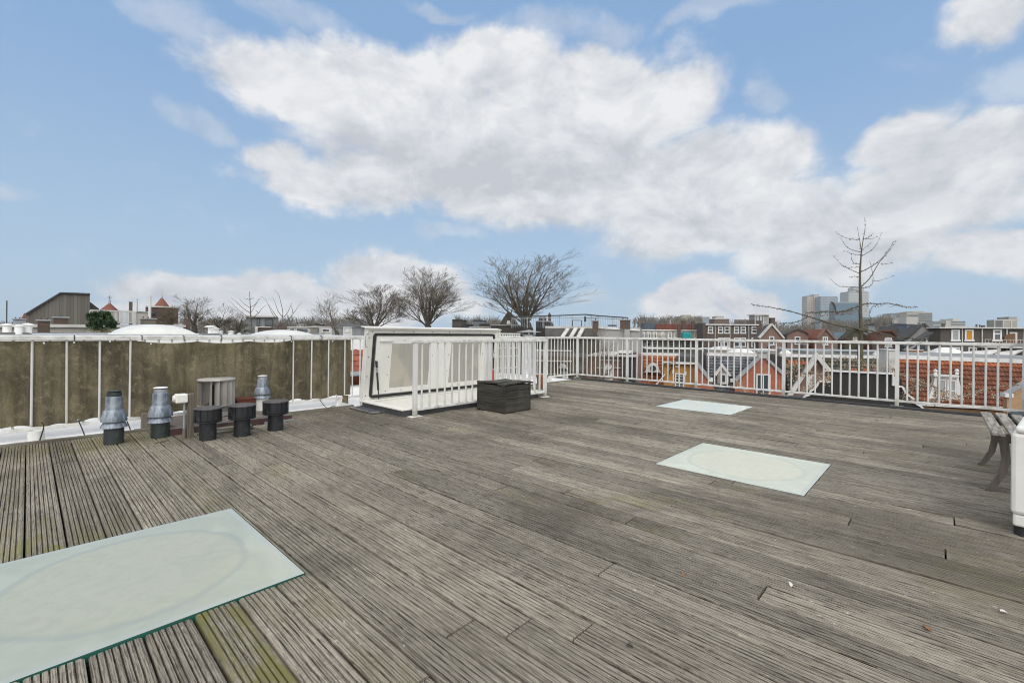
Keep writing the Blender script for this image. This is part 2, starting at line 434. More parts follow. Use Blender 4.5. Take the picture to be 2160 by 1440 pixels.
def skylight(h,label,mat='frost'):
    v0,v1,u0,u1=h; cv,cu=(v0+v1)/2,(u0+u1)/2
    t=dthing('glass_floor_skylight',label,'skylight',cv,cu,0,'walk-on glass skylights set in the deck')
    a=(v1-v0)/2; b=(u1-u0)/2
    g=MB(); zt=.004 if v0<0 else -.003
    g.poly([(-a,-b,zt),(a,-b,zt),(a,b,zt),(-a,b,zt)])
    g.build('glass_pane',MAT[mat],t)
    e=MB(); e.box(-a,a,-b,b,-.028,zt-.0006); e.build('pane_edge',MAT['glassedge'],t)
    f=MB()
    w=.018
    for x0,x1,y0,y1 in ((-a-w,a+w,-b-w,-b-.004),(-a-w,a+w,b+.004,b+w),(-a-w,-a-.004,-b,b),(a+.004,a+w,-b,b)): f.box(x0,x1,y0,y1,-.13,-.03)
    f.box(-a,a,-b,b,-.13,-.031)
    f.build('frame',MAT['rubber'],t)
    return t
skylight(SKY1,'large nearest frosted glass floor panel cut off by the lower left corner')
skylight(SKY2,'frosted glass floor panel with round water stain in middle of deck near bench','frost2')
skylight(SKY3,'small-looking glass floor panel by the far railing, mirroring its bars','frost3')

# ================================================================ railings
rj=random.Random(77)
def railing(name,label,axis,fix,a0,a1,posts,skip=None,zt=1.046,pitch=.1290,start=None,plates=True,outer=1,wood=False,br=.0135):
    """axis 'v': runs along v at u=fix; axis 'u': runs along u at v=fix"""
    if axis=='v': t=dthing(name,label,'railing',a0,fix); rot=0
    else:
        t=thing(name,label,'railing',uv2w(fix,a0),ANG+R(90))
    L=a1-a0
    b=MB(); b.bbox(-.02,L+.02,-.032,.032,zt-.046,zt,.006); b.build('top_rail',MAT['railtop'],t)
    b=MB(); b.bbox(0,L,-.019,.019,.078,.112,.004); b.build('bottom_rail',MAT['railtop'],t)
    for p in posts:
        b=MB(); b.bbox(p-a0-.026,p-a0+.026,-.026,.026,.012,zt-.047,.004); po=b.build('post',MAT['rail'],t)
        if plates:
            b=MB(); b.bbox(p-a0-.085,p-a0+.085,-.055,.055,0.0,.0115,.003)
            for sx in (-.065,.065): b.lathe([(0,.019),(.009,.018),(.009,.0117)],8,(p-a0+sx,0,0))
            b.build('base_plate',MAT['railtop'],po)
    x=(start if start is not None else a0+pitch)-a0
    while x<L-.03:
        if all(abs(x-(p-a0))>.055 for p in posts):
            jx=rj.uniform(-.003,.003); b=MB(); b.tube([(x,0,.110),(x+jx,rj.uniform(-.002,.002),zt-.047)],br,8,caps=False); b.build('baluster',MAT['rail'],t)
        x+=pitch
    return t
RV=9.555
railing('railing','long white metal guard railing in front of the tiled roofs and street houses','u',RV,-2.6,6.75,[-2.5,-1.1,.5,2.1,3.7,5.3,6.70],pitch=.1231,start=-1.1-1.477)
railing('railing','white guard railing behind the raised hatch, partly hung with a brown screen','v',6.75,-1.4,9.52,[],start=-1.394,br=.0108)
# small posts hold the rear railing where the deck is open
# guard round the hatch
g=railing('hatch_railing','white guard rail standing round the open roof hatch beside the wooden crate','v',5.06,3.49,6.26,[3.513,4.861,6.235],start=3.62,pitch=.1300,zt=1.024)
w=MB(); w.bbox(-.06,.12,-.09,.09,-.03,-.001,.004); 
b=MB()
zt=1.024; Lr=6.70-5.06
b.bbox(2.7125,2.7775,.0325,Lr,zt-.046,zt,.006); b.build('top_rail',MAT['railtop'],g)
b=MB(); b.bbox(2.726,2.764,.0265,Lr,.078,.112,.004); b.build('bottom_rail',MAT['railtop'],g)
for i in range(1,13):
    y=i*.129
    b=MB(); b.tube([(2.745,y,.11),(2.745,y,zt-.047)],.0135,8,caps=False); b.build('baluster',MAT['rail'],g)

# ================================================================ brown windscreen woven through the rear railing
def cloth_mat():
    m,s,b,oc=newmat('mildewed_canvas')
    big=s.noise(oc,2.2,6,.65,.8,(1,1,.6)); mid=s.noise(oc,11,5,.7,.4); st=s.noise(oc,5,4,.6,.2,(2.4,1,.16)); fine=s.noise(oc,70,4,.75)
    c=s.mix(s.ramp(big,.36,.66),(.235,.20,.12),(.098,.086,.056))
    c=s.mix(s.math('MULTIPLY',s.ramp(st,.42,.60),.55),c,(.082,.073,.05))
    c=s.mix(s.math('MULTIPLY',s.ramp(mid,.52,.66),.5),c,(.33,.28,.17))
    k=s.math('MULTIPLY_ADD',fine,1.5,.30)
    vm=s.put('ShaderNodeVectorMath',operation='SCALE'); s.link(c,vm.inputs[0]); s.link(k,vm.inputs['Scale'])
    s.link(vm.outputs[0],b.inputs['Base Color']); b.inputs['Roughness'].default_value=.9; b.inputs['Specular IOR Level'].default_value=.2
    bump(s,b,s.math('ADD',mid,s.math('MULTIPLY',fine,.5)),.35,.01)
    tl=s.put('ShaderNodeBsdfTranslucent'); s.link(vm.outputs[0],tl.inputs['Color'])
    mxs=s.put('ShaderNodeMixShader'); mxs.inputs[0].default_value=.42; s.link(b.outputs[0],mxs.inputs[1]); s.link(tl.outputs[0],mxs.inputs[2]); s.link(mxs.outputs[0],s.n['Material Output'].inputs['Surface'])
    return m
MAT['cloth']=cloth_mat()
def bal(k): return -1.394+.1290*k
def smooth(x): x=max(0,min(1,x)); return x*x*(3-2*x)
# weave: +1 cloth beyond the bar, -1 cloth on the near side
bars=[(bal(k), None) for k in range(0,80)]
front_bars=[-.233,.027,.283,.541,.799,2.596,2.887,3.153,3.419]
front_idx={min(range(80),key=lambda k:abs(bal(k)-f)) for f in front_bars}|{min(range(80),key=lambda k:abs(bal(k)-f)) for f in (-.49,-.75,-1.0)}
def weave(v):
    k=(v+1.394)/.1290; i=int(math.floor(k)); f=k-i
    s0=1 if i in front_idx else -1; s1=1 if i+1 in front_idx else -1
    return (s0+(s1-s0)*smooth(f))*.020
def top_z(v):
    base=1.0-.008
    if .86<v<2.58:
        x=(v-.86)/1.72
        return 1.0-.012-.022*abs(math.sin(math.pi*x*3.0))-.010*math.sin(math.pi*x)
    return .993
def cloth_pt(a,bq):
    v=-1.39+a*(3.468+1.39); zt=top_z(v); zb=.125-.012*math.sin(v*9)-.01*math.sin(v*23)
    z=zb+(zt-zb)*bq
    off=weave(v)
    mid=smooth((v-.85)/.25)*smooth((2.60-v)/.2)
    bil=mid*(-.012-.014*math.sin(v*5.2+z*3)-.008*math.sin(v*11-z*7)-.006*math.sin(v*23+z*11)*(1-bq))
    wr=.0035*math.sin(v*37+z*9)*(1-bq)+.004*math.sin(z*60+v*8)*max(0,1-bq*5)+.004*math.sin(z*55-v*9)*max(0,bq*6-5)
    fold=(math.exp(-((v-1.05)/.28)**2)+math.exp(-((v-2.35)/.25)**2))*.013*math.sin(v*16+z*19)+mid*.009*math.sin(v*9-z*13+2)*math.sin(v*3.1+1)
    near=math.exp(-((v-.93)/.06)**2)*.005*math.sin(z*28)+math.exp(-((v-2.50)/.07)**2)*.005*math.sin(z*31)
    return (v,6.75+off+bil+wr+near+fold-.004-mid*.016,z)
c=MB(); c.grid(cloth_pt,560,46)
c.add([],[])
ws=dthing('windscreen','mildewed brown canvas screen woven between the bars of the rear railing','screen',0,0)
c.build('canvas',MAT['cloth'],ws)
h=MB(); h.grid(lambda a,bq:(3.335+.10*a,6.735-.02*math.sin(a*3.1),-.005+.135*bq+.03*(1-a)*(1-bq)),8,6); h.build('loose_flap',MAT['cloth'],ws)
for v in (.335,1.70+.0,1.30,.90,3.00,2.56):
    tb=MB(); tz=1.05
    tb.tube([(v,6.712,.985),(v,6.710,1.02),(v,6.713,1.047),(v,6.75,1.052),(v,6.787,1.047),(v,6.79,1.0)],.0045,6); tb.build('cable_tie',MAT['rubber'],ws)
for v,z in ((.11,.972),(.335,.975),(.62,.985),(.98,.955),(1.30,.972),(1.95,.955),(2.56,.972),(3.16,.972),(3.22,.155)):
    tb=MB(); tb.lathe([(0,.010),(.006,.008),(.0085,0),(.006,-.008),(0,-.010)],8,(v,6.70,z)); tb.build('toggle',MAT['white'],ws)
# bungee cord and its white anchor pipe, tie-down rods
p=uv2w(.06,6.62); t=thing('roof_pipe_stub','short white pipe stub with black cord on the roofing by the screen','pipe',(p.x,p.y,-.022),ANG)
b=MB(); b.lathe([(.075,0),(.07,.012),(.062,.03),(.06,.115),(.056,.118),(.053,.10)],24); b.build('pipe_body',MAT['white'],t)
b=MB(); b.tube([(.02,-.066,.005),(.035,-.072,.07),(.05,-.075,.14),(.05,-.06,.18),(.035,-.03,.20)],.006,6); b.build('cord',MAT['rubber'],t)
b=MB(); b.vprism([(.28*math.cos(a)*1.0+.02,.13*math.sin(a)-.01) for a in [2*math.pi*i/32 for i in range(32)]],.0005,.004); b.build('flashing',M('grimy_membrane',(.70,.69,.62),(.52,.51,.42),rough=.7,scale=5,fine=.1),t)
for i,(v,u,dv,hh,lab) in enumerate(((.42,6.60,-.05,.17,'short black tie-down rod leaning on the roofing by two tall bars'),(.80,6.66,-.03,.12,'short black rod behind the first zinc cowl'))):
    t=thing('tie_down_rod',lab,'rod',uv2w(v,u,-.022),ANG)
    b=MB(); b.tube([(0,0,0),(dv*.5,.05,hh*.55),(dv,.11,hh)],.006,6); b.build('rod_shaft',MAT['rubber'],t)
    b=MB(); b.lathe([(0,.012),(.011,.006),(.011,-.006),(0,-.012)],8,(dv,.11,hh)); b.build('rod_head',MAT['zinc'],t)
for v,lab in ((2.98,'thin black cord over the white roofing left of the screen end'),):
    b=MB(); b.tube([(v,6.72,.10),(v+.02,6.64,.03),(v+.05,6.58,-.012),(v+.09,6.47,.028),(v+.10,6.43,.028)],.005,6)
    tag(b.build('cord',MAT['rubber'],rotz=ANG),lab,'cord')
# ================================================================ open roof hatch
ht=dthing('roof_hatch','open white roof hatch with raised lid and two frosted panes','roof hatch',3.38,5.15,0)
k=MB()
X1,Y1=2.78,1.10
for x0,x1,y0,y1 in ((0,X1,0,.10),(0,X1,Y1-.09,Y1),(0,.10,.10,Y1-.09),(X1-.10,X1,.10,Y1-.09)): k.box(x0,x1,y0,y1,-.10,.080,m=1)
for x0,x1,y0,y1 in ((-.015,X1+.015,-.015,.11),(-.015,X1+.015,Y1-.10,Y1+.005),(-.015,.11,.11,Y1-.10),(X1-.11,X1+.015,.11,Y1-.10)): k.bbox(x0,x1,y0,y1,.081,.104,.006,m=0)
for x0,x1,y0,y1 in ((.10,X1-.10,.1005,.12),(.10,X1-.10,Y1-.11,Y1-.0905),(.1005,.12,.12,Y1-.11),(X1-.12,X1-.1005,.12,Y1-.11)): k.box(x0,x1,y0,y1,-.54,.080,m=0)
k.build('kerb',[MAT['plywood'],M('kerb_grey',(.075,.075,.075),(.045,.045,.045),rough=.7,scale=4,fine=.2)],ht)
k=MB(); k.box(.12,X1-.12,.12,Y1-.11,-.5,-.10); 
k=MB(); k.poly([(.12,.12,-.12),(X1-.12,.12,-.12),(X1-.12,Y1-.11,-.12),(.12,Y1-.11,-.12)]); k.build('inner_panel',MAT['plywood'],ht)
# lid
LB=Vector((0,1.085,.045)); LD=Vector((0,-.1235,.9923)); LN=Vector((0,-.9923,-.1235)); LW,LH=2.735,1.140
def LP(x,h,d=0): return LB+Vector((x,0,0))+LD*h+LN*d
def lidhit(px,py):
    o=Vector((0,0,H)); d=ray(px,py)
    def loc(p,w):
        v,u=w2uv(p); return Vector((v-(3.38 if w else 0),u-(5.15 if w else 0),p.z))
    o=loc(o,1); d=loc(d,0)
    tt=(LB-o).dot(LN)/d.dot(LN); p=o+d*tt-LB
    return p.x,p.dot(LD)
def lbox(mb,x0,x1,h0,h1,d0,d1,m=0):
    return mb.obox(LP((x0+x1)/2,(h0+h1)/2,(d0+d1)/2),((x1-x0)/2,0,0),LD*((h1-h0)/2),LN*((d1-d0)/2),m)
l=MB()
lbox(l,0,LW,0,LH,-.055,0)                                   # slab
lbox(l,-.004,.012,-.004,LH+.004,0.0005,.038); lbox(l,LW-.012,LW+.004,-.004,LH+.004,.0005,.038)
lbox(l,.012,LW-.012,LH-.010,LH+.004,.0005,.05); lbox(l,.012,LW-.012,-.004,.010,.0005,.035)
lbox(l,-.05,LW+.01,LH+.0045,LH+.018,-.075,.060)           # drip edge along the top
lbox(l,.165,LW-.165,.135,LH-.125,.0005,.022)              # raised inner board
for px,py in ((800,686),):
    pass
def scr(x,h,d): 
    c=LP(x,h,d); l.lathe([(0,.004),(.008,.003),(.009,0)],8,tuple(c),m=1)
for i in range(8): lbox(l,.09+i*.362,.103+i*.362,LH-.058,LH-.045,.0006,.005,1)
for i in range(4):
    lbox(l,.055,.068,.12+i*.29,.133+i*.29,.0006,.005,1); lbox(l,LW-.075,LW-.062,.12+i*.29,.133+i*.29,.0006,.005,1)
W1=[lidhit(826,724),lidhit(907,722),lidhit(816,817)]; W2=[lidhit(951,722),lidhit(1014,721),lidhit(942,806)]
wins=[]
for W in (W1,W2):
    x0=W[0][0]; x1=W[1][0]; h1=W[0][1]; h0=W[2][1]; wins.append((x0,x1,h0,h1))
for x0,x1,h0,h1 in wins:
    for q in range(4):
        xx=x0-.06+(x1-x0+.12)*q/3
        for hh in (h1+.05,h0-.05): lbox(l,xx-.006,xx+.006,hh-.006,hh+.006,.0225,.026,1)
    for q in (.3,.7):
        for xx in (x0-.05,x1+.05): lbox(l,xx-.006,xx+.006,h0+(h1-h0)*q-.006,h0+(h1-h0)*q+.006,.0225,.026,1)
lo=l.build('lid',[MAT['plywood'],MAT['rubber']],ht)
# black rubber seal with rounded corners
def rr(x0,x1,h0,h1,r,n=6):
    pts=[]
    for cx,ch,a0 in ((x1-r,h1-r,0),(x0+r,h1-r,90),(x0+r,h0+r,180),(x1-r,h0+r,270)):
        for i in range(n+1):
            a=R(a0+90*i/n); pts.append((cx+r*math.cos(a),ch+r*math.sin(a)))
    return pts
s=MB(); a=rr(.115,LW-.115,.085,LH-.075,.05); b=rr(.148,LW-.148,.118,LH-.108,.025); n=len(a)
vs=[LP(x,h,.0275) for x,h in a]+[LP(x,h,.0275) for x,h in b]+[LP(x,h,.001) for x,h in a]+[LP(x,h,.001) for x,h in b]
fs=[]
for i in range(n):
    j=(i+1)%n
    fs+= [(i,j,n+j,n+i),(2*n+i,2*n+j,j,i),(n+i,n+j,3*n+j,3*n+i)]
s.add(vs,fs); s.build('seal',MAT['rubber'],lo)
mp,ss,bb,oc=newmat('frosted_polycarbonate')
nz=ss.noise(oc,1.0,4,.5,0,(60,1,1.2)); n2=ss.noise(oc,1.6,3,.5)
cc=ss.mix(ss.ramp(nz,.35,.7),(.43,.405,.35),(.36,.34,.295)); cc=ss.mix(ss.ramp(n2,.45,.6),cc,(.50,.47,.385))
ss.link(cc,bb.inputs['Base Color']); bb.inputs['Roughness'].default_value=.28; bb.inputs['Specular IOR Level'].default_value=.6
for x0,x1,h0,h1 in wins:
    w=MB(); lbox(w,x0,x1,h0,h1,.0222,.0262); w.build('window',mp,lo)
hd=MB(); hx,hh=.02,LH-.08
hd.tube([LP(hx,hh,.035),LP(hx-.045,hh-.005,.05),LP(hx-.055,hh-.03,.055),LP(hx-.05,hh-.17,.055),LP(hx-.04,hh-.195,.05),LP(hx,hh-.2,.035)],.005,8); hd.build('handle',MAT['zinc'],lo)
hd=MB(); x,h=lidhit(813,718); lbox(hd,x-.11,x+.11,h-.012,h+.012,.0225,.05); hd.build('grip',MAT['white'],lo)
for (px,py,xb,redm) in ((791,761,.22,False),(1038,752,2.52,True)):
    x,h=lidhit(px,py); pa=LP(x,h,.04); pb=Vector((xb if not redm else x-.02,.96,.115)); d=pb-pa
    g=MB(); g.lathe([(0,.018),(.016,.014),(.016,-.014),(0,-.018)],10,tuple(pa),m=1)
    if redm:
        g.tube([pa,pa+d*.38],.015,8,m=0); g.tube([pa+d*.38,pa+d*.44],.018,8,m=1); g.tube([pa+d*.44,pa+d*.72,pa+d*.98],[.016,.019,.011],8,m=2)
    else:
        g.tube([pa,pa+d*.16],.018,8,m=0); g.tube([pa+d*.16,pa+d*.30],.014,8,m=1); g.tube([pa+d*.30,pa+d*.76],.015,8,m=0); g.tube([pa+d*.76,pb],.008,8,m=0)
    go=g.build('gas_strut',[MAT['rubber'],MAT['steel'],MAT['red']],ht)
    if redm: go['label']='gas strut with a red locking sleeve'
# white slatted trellis just behind the hatch, and the rain cap of a steel flue
t=dthing('foot_grate','grey metal foot grate in silver frame lying beside the open hatch','grate',3.20,5.60,0)
b=MB()
for x0,x1,y0,y1 in ((0,.34,0,.022),(0,.34,.628,.65),(0,.022,.022,.628),(.318,.34,.022,.628)): b.bbox(x0,x1,y0,y1,.004,.026,.003)
b.build('frame',MAT['steel'],t)
b=MB(); b.box(.023,.317,.023,.627,.003,.008)
for i in range(19): b.box(.024,.316,.034+i*.0325,.038+i*.0325,.0085,.022)
for i in range(9): b.box(.04+i*.0325,.044+i*.0325,.024,.626,.0085,.021)
b.build('mesh_grid',MAT['grate'],t)

# ================================================================ weathered crate
t=dthing('wooden_crate','blackened wooden plank crate with a warped lid beside the hatch rail','crate',4.78,4.65,0)
c=MB(); a=.275
rr_=random.Random(3)
for lo_,hi_ in ((.012,.125),(.128,.262),(.265,.385)):                      # planks on the four sides
    j=lambda: rr_.uniform(-.006,.006)
    c.bbox(-a,-a+.028,-a+.03,a-.03,lo_,hi_,.006,t=rr_.random())
    c.bbox(a-.028,a,-a+.03,a-.03,lo_,hi_,.006,t=rr_.random())
for lo_,hi_ in ((.010,.19),(.196,.300),(.304,.388)):
    c.bbox(-a+.03,a-.03,-a+.003+j(),-a+.030,lo_,hi_,.006,t=rr_.random()*.6)
    c.bbox(-a+.03,a-.03,a-.030,a-.003,lo_,hi_,.006,t=rr_.random()*.6)
c.build('side_boards',MAT['boxwood'],t)
for sx in (-1,1):
    for sy in (-1,1):
        b=MB(); b.bbox(sx*(a-.013)-.017,sx*(a-.013)+.017,sy*(a-.013)-.017,sy*(a-.013)+.017,0,.391,.004,t=.15); b.build('corner_post',MAT['boxwood'],t)
l=MB()
for i in range(4):
    y0=-a-.012+i*(2*a+.02)/4; y1=y0+(2*a+.02)/4-.006
    def wp(p,q,y0=y0,y1=y1,i=i): return (-a-.008+p*(2*a+.05),y0+q*(y1-y0),.415+.014*math.sin(p*2.6+i)+.006*q*(1 if i%2 else -1)-.012*(p>0.9)*(1 if i==0 else 0))
    n=len(l.v); l.grid(wp,10,2,t=rr_.random())
    l.grid(lambda p,q:(wp(1-p,q)[0],wp(1-p,q)[1],wp(1-p,q)[2]-.022),10,2,t=.3)
    for q in (0,1):
        l.grid(lambda p,r,q=q:(wp(p if q==0 else 1-p,q)[0],wp(p if q==0 else 1-p,q)[1],wp(p if q==0 else 1-p,q)[2]-.022*(1-r)),10,1,t=.2)
    for p in (0,1):
        l.grid(lambda q,r,p=p:(wp(p,1-q if p==0 else q)[0],wp(p,1-q if p==0 else q)[1],wp(p,q)[2]-.022*(1-r)),2,1,t=.2)
l.build('lid',M('crate_lid_wood',(.095,.087,.066),(.042,.039,.03),rough=.85,scale=4,lo=.35,hi=.65,fine=.3,streak=(1,8,4),tint=.3,bmp=.4),t)

# ================================================================ roof vents
def cowl(label,v,u,z=0.0,pipe='dkgreen',cap='dkgreen',sc=1.0,dh=0,ph=.155,group='tiered zinc vent cowls'):
    t=dthing('vent_cowl',label,'vent cowl',v,u,z,group)
    S=lambda prof:[(r*sc,zz*sc) for r,zz in prof]
    b=MB(); b.lathe(S([(.104,0),(.104,ph+.05)]),32); b.build('pipe',MAT[pipe],t)
    b=MB()
    d=ph-.155
    b.lathe(S([(.142,.158+d),(.140,.166+d),(.106,.215+d),(.100,.218+d)]),32)
    b.lathe(S([(.135,.217+d),(.137,.226+d),(.131,.262+d),(.117,.305+d),(.101,.330+d),(.096,.333+d)]),32)
    b.lathe(S([(.096,.331+d),(.0945,.35+d),(.088,.455+d),(.080,.461+d)]),32)
    b.build('skirts',MAT['cowl'],t)
    b=MB(); b.lathe(S([(.076,.458+d),(.074,.500+d),(.066,.502+d)]),28); b.lathe(S([(.012,.49+d),(.012,.515+d)]),8); b.build('neck',MAT['zinc' if cap=='white' else 'dkgreen'],t)
    p_=t.location; k_=math.cos(math.atan2(abs(p_.x),p_.y)); t.scale=(k_,k_,1)
    b=MB(); rc=.081 if cap=='white' else .077
    b.lathe(S([(0,.524+d),(rc*.8,.520+d),(rc,.514+d),(rc,.510+d),(0,.509+d)]),32); b.build('cap',MAT[cap],t)
    return t
cowl('tiered zinc vent cowl with a dark cap, leftmost, on a dark green pipe',.585,5.93)
cowl('tiered zinc vent cowl with a pale cap standing by the wooden socket post',.955,5.95,cap='white')
cowl('smaller zinc vent cowl with pale pipe in front of the hanging screen',2.085,6.40,.09,pipe='white',cap='white',sc=.80,ph=.20)
def drum(label,v,u,z=0.0,group='black drum-shaped roof vents'):
    t=dthing('drum_vent',label,'roof vent',v,u,z,group)
    b=MB(); b.lathe([(.090,0),(.088,.185)],32); b.build('pipe',MAT['black'],t)
    p_=t.location; k_=math.cos(math.atan2(abs(p_.x),p_.y))*1.02; t.scale=(k_,k_,1)
    b=MB(); b.lathe([(.09,.176),(.144,.181),(.149,.186),(.149,.192),(.140,.196),(.09,.196)],40); b.build('lower_ring',MAT['black'],t)
    b=MB(); b.lathe([(.104,.19),(.104,.315)],32); b.build('core',MAT['rubber'],t)
    b=MB()
    for i in range(12):
        an=2*math.pi*i/12+.2
        b.obox((.127*math.cos(an),.127*math.sin(an),.255),(.019*math.cos(an),.019*math.sin(an),0),(-.0035*math.sin(an),.0035*math.cos(an),0),(0,0,.062))
    b.lathe([(.134,.20),(.136,.26),(.134,.312)],40)
    b.build('fins',MAT['black'],t)
    b=MB(); b.lathe([(0,.336),(.10,.335),(.144,.330),(.149,.324),(.149,.316),(.139,.313),(.1,.313)],40); b.build('lid',MAT['blacktop'],t)
    return t
drum('black drum vent beside the wooden socket post, nearest of the row',1.27,5.47)
drum('black drum vent standing between two like it in front of the gritty kerb',1.575,5.44)
drum('black drum vent farthest along the row, before the small zinc cowl',1.93,5.49)
# gritty kerb the larger ventilator stands on
t=dthing('roof_kerb','low gritty roof kerb with maroon edge behind the black vents','roof kerb',1.0,5.93)
b=MB(); b.bbox(0,1.27,0,.72,-.05,.092,.01,m=0); b.bbox(-.004,1.274,-.012,-.001,-.02,.070,.004,m=1); b.box(-.005,1.276,-.0125,-.0015,.0705,.078,m=2)
b.bbox(1.271,1.278,0,.5,-.02,.070,.003,m=1); b.bbox(.95,1.30,-.022,-.0135,-.03,.022,.003,m=2)
b.build('kerb_body',[MAT['gravel'],MAT['maroon'],MAT['zinc']],t)
t=dthing('turbine_vent','wide grey bladed ventilator drum with tilted flat lid before the screen','ventilator',1.56,6.35,.10); t.scale=(.93,.93,1)
b=MB(); b.lathe([(.165,0),(.16,.05),(.13,.055),(.13,.11),(.15,.115),(.15,.125)],32); b.build('base',MAT['aluv'],t)
b=MB(); b.lathe([(.05,.12),(.05,.36)],16,m=1)
for i in range(16):
    an=2*math.pi*i/16
    def bl(p,q,an=an): 
        aa=an+.30*q+.06*math.sin(q*3); r=.150+.058*q
        return (r*math.cos(aa),r*math.sin(aa),.125+.295*p)
    b.grid(lambda p,q:bl(q,p),5,3); b.grid(lambda p,q:(lambda c:(c[0]*.985,c[1]*.985,c[2]))(bl(q,1-p)),5,3)
b.build('blades',[MAT['aluv'],MAT['rubber']],t)
b=MB(); 
def tl(r,z): return r,z
b.lathe([(0,.445),(.205,.440),(.214,.434),(.214,.422),(.20,.4205),(0,.422)],40); b.build('lid',MAT['aluv'],t)
b=MB(); b.lathe([(.14,.118),(.205,.12),(.21,.126),(.205,.130),(.14,.128)],36); b.build('lower_ring',MAT['aluv'],t)
t=dthing('maroon_cap','rusty maroon metal box cap between ventilator and small zinc cowl','metal cap',1.90,6.50,.09)
b=MB()
for x0,x1,y0,y1 in ((-.10,.10,-.08,-.055),(-.10,.10,.055,.08),(-.10,-.075,-.055,.055),(.075,.10,-.055,.055)): b.box(x0,x1,y0,y1,0,.15)
b.bbox(-.112,.112,-.092,.092,.1502,.172,.006); b.build('cap_body',M('rusty_maroon',(.17,.05,.03),(.09,.032,.022),rough=.7,scale=9,fine=.2),t)
b=MB(); b.lathe([(.0,.085),(.05,.08),(.09,.05),(.11,0)],20); o=b.build('rubber_boot',MAT['dim'],rotz=ANG,loc=uv2w(1.80,6.60,.05)); tag(o,'dark rubber mound beside the rusty cap under the screen','roof mound')
# post with outdoor socket
t=dthing('socket_post','short weathered wooden post carrying a white outdoor socket and conduit','post',1.165,5.70)
b=MB(); b.bbox(-.03,.03,-.03,.03,0,.458,.004); b.build('wood_post',MAT['greypost'],t)
b=MB(); b.tube([(-.055,-.012,.10),(-.055,-.012,.37)],.011,10,m=0); b.tube([(-.055,-.012,0),(-.055,-.012,.10)],.016,10,m=1); b.build('conduit',[MAT['zinc'],MAT['greypost']],t)
b=MB(); b.bbox(-.135,-.032,-.06,.045,.372,.462,.012); so=b.build('socket_box',MAT['cream'],t)
b=MB(); b.lathe([(0,.016),(.032,.016),(.034,.0)],20); q=b.build('socket_lid',MAT['white'],so); q.rotation_euler=(R(0),R(-90),0); q.location=(-.1355,-.008,.418)
# short square post and litter of boards
t=dthing('timber_stub','short square grey timber stub rising from the white roofing','timber post',.93,6.60,-.02)
b=MB(); b.bbox(-.045,.045,-.045,.045,0,.19,.005); b.build('stub_post',MAT['greypost'],t)
b=MB(); b.bbox(-.10,.10,-.05,.07,.0,.012,.003); b.build('foot_plate',MAT['zinc'],t)
b=MB(); b.obox((0,0,.012),(.26,.02,0),(-.004,.055,0),(0,0,.012)); b.obox((.05,.02,.038),(.20,-.03,0),(.006,.04,.002),(0,.0,.012))
o=b.build('loose_planks',MAT['trimwood'],loc=uv2w(1.50,5.72,.0),rotz=ANG); tag(o,'loose grey plank offcuts between the black vents','planks')
b=MB(); b.tube([(0,0,.008),(.06,.012,.010),(.13,.02,.008)],[.007,.009,.006],6); o=b.build('twig',MAT['trimwood'],loc=uv2w(.86,5.62,0),rotz=ANG+.3); tag(o,'small broken stick on the deck by the pale-capped cowl','stick')

# small leaves lying on the deck
def leaf(px,py,col,lab,sz=.03):
    p=gnd(px,py,.003); rl=random.Random(px)
    b=MB(); vs=[];n=8
    for i in range(n):
        a=2*math.pi*i/n; r=sz*(.55+.45*abs(math.cos(a)))*rl.uniform(.8,1.1); vs.append((r*math.cos(a),r*.6*math.sin(a),.002+.006*math.sin(a*1.5+rl.random())))
    b.add([(0,0,.006)]+vs,[(0,i+1,(i+1)%n+1) for i in range(n)]); b.add([(0,0,.001)]+[(q[0],q[1],q[2]-.003) for q in vs],[(0,(i+1)%n+1,i+1) for i in range(n)])
    o=b.build('fallen_leaf',col,loc=p,rotz=rl.uniform(0,6)); tag(o,lab,'leaf','fallen leaves on the deck')
brn=M('leaf_brown',(.30,.13,.05),(.20,.08,.03),rough=.8,scale=30); pal=M('leaf_pale',(.70,.66,.60),(.55,.52,.47),rough=.8,scale=30)
leaf(1954,1323,brn,'brown leaf curled on the deck, nearest of the leaves',.022); leaf(1441,1212,brn,'orange brown leaf in the middle of the deck',.016)
leaf(1668,1232,pal,'white scrap lying on the deck right of the middle',.016); leaf(2118,1290,pal,'pale scrap on the deck below the white cabinet',.020); leaf(1352,885,pal,'tiny pale scrap on the deck before the far glass panel',.02)

# ================================================================ slatted bench at the right
t=dthing('bench','grey weathered slatted bench with bowed legs, cut off by frame edge','bench',4.69,-.27,0)
for i in range(6):
    y1=-i*.093; b=MB(); b.bbox(0,1.25+.02*(i%2),y1-.067,y1,.428,.45,.004,t=.3+.1*i); b.build('slat',MAT['oldwood'],t)
def bleg(x,y,side):
    pts=[(x,y-.025*side,.427),(x,y-.044*side,.34),(x,y-.052*side,.24),(x,y-.034*side,.13),(x,y+.012*side,.035),(x,y+.034*side,.0)]
    w=[.060,.050,.044,.041,.038,.038]; n=len(pts); b=MB(); vs=[]
    for (px_,py_,pz),ww in zip(pts,w):
        for dx,dy in ((-.019,-ww/2),(.019,-ww/2),(.019,ww/2),(-.019,ww/2)): vs.append((px_+dx,py_+dy,pz))
    fs=[(i*4+k,i*4+4+k,i*4+4+(k+1)%4,i*4+(k+1)%4) for i in range(n-1) for k in range(4)]
    fs+= [(0,1,2,3),((n-1)*4+3,(n-1)*4+2,(n-1)*4+1,(n-1)*4)]
    b.add(vs,[tuple(reversed(f)) for f in fs]); b.build('leg',MAT['benchleg'],t)
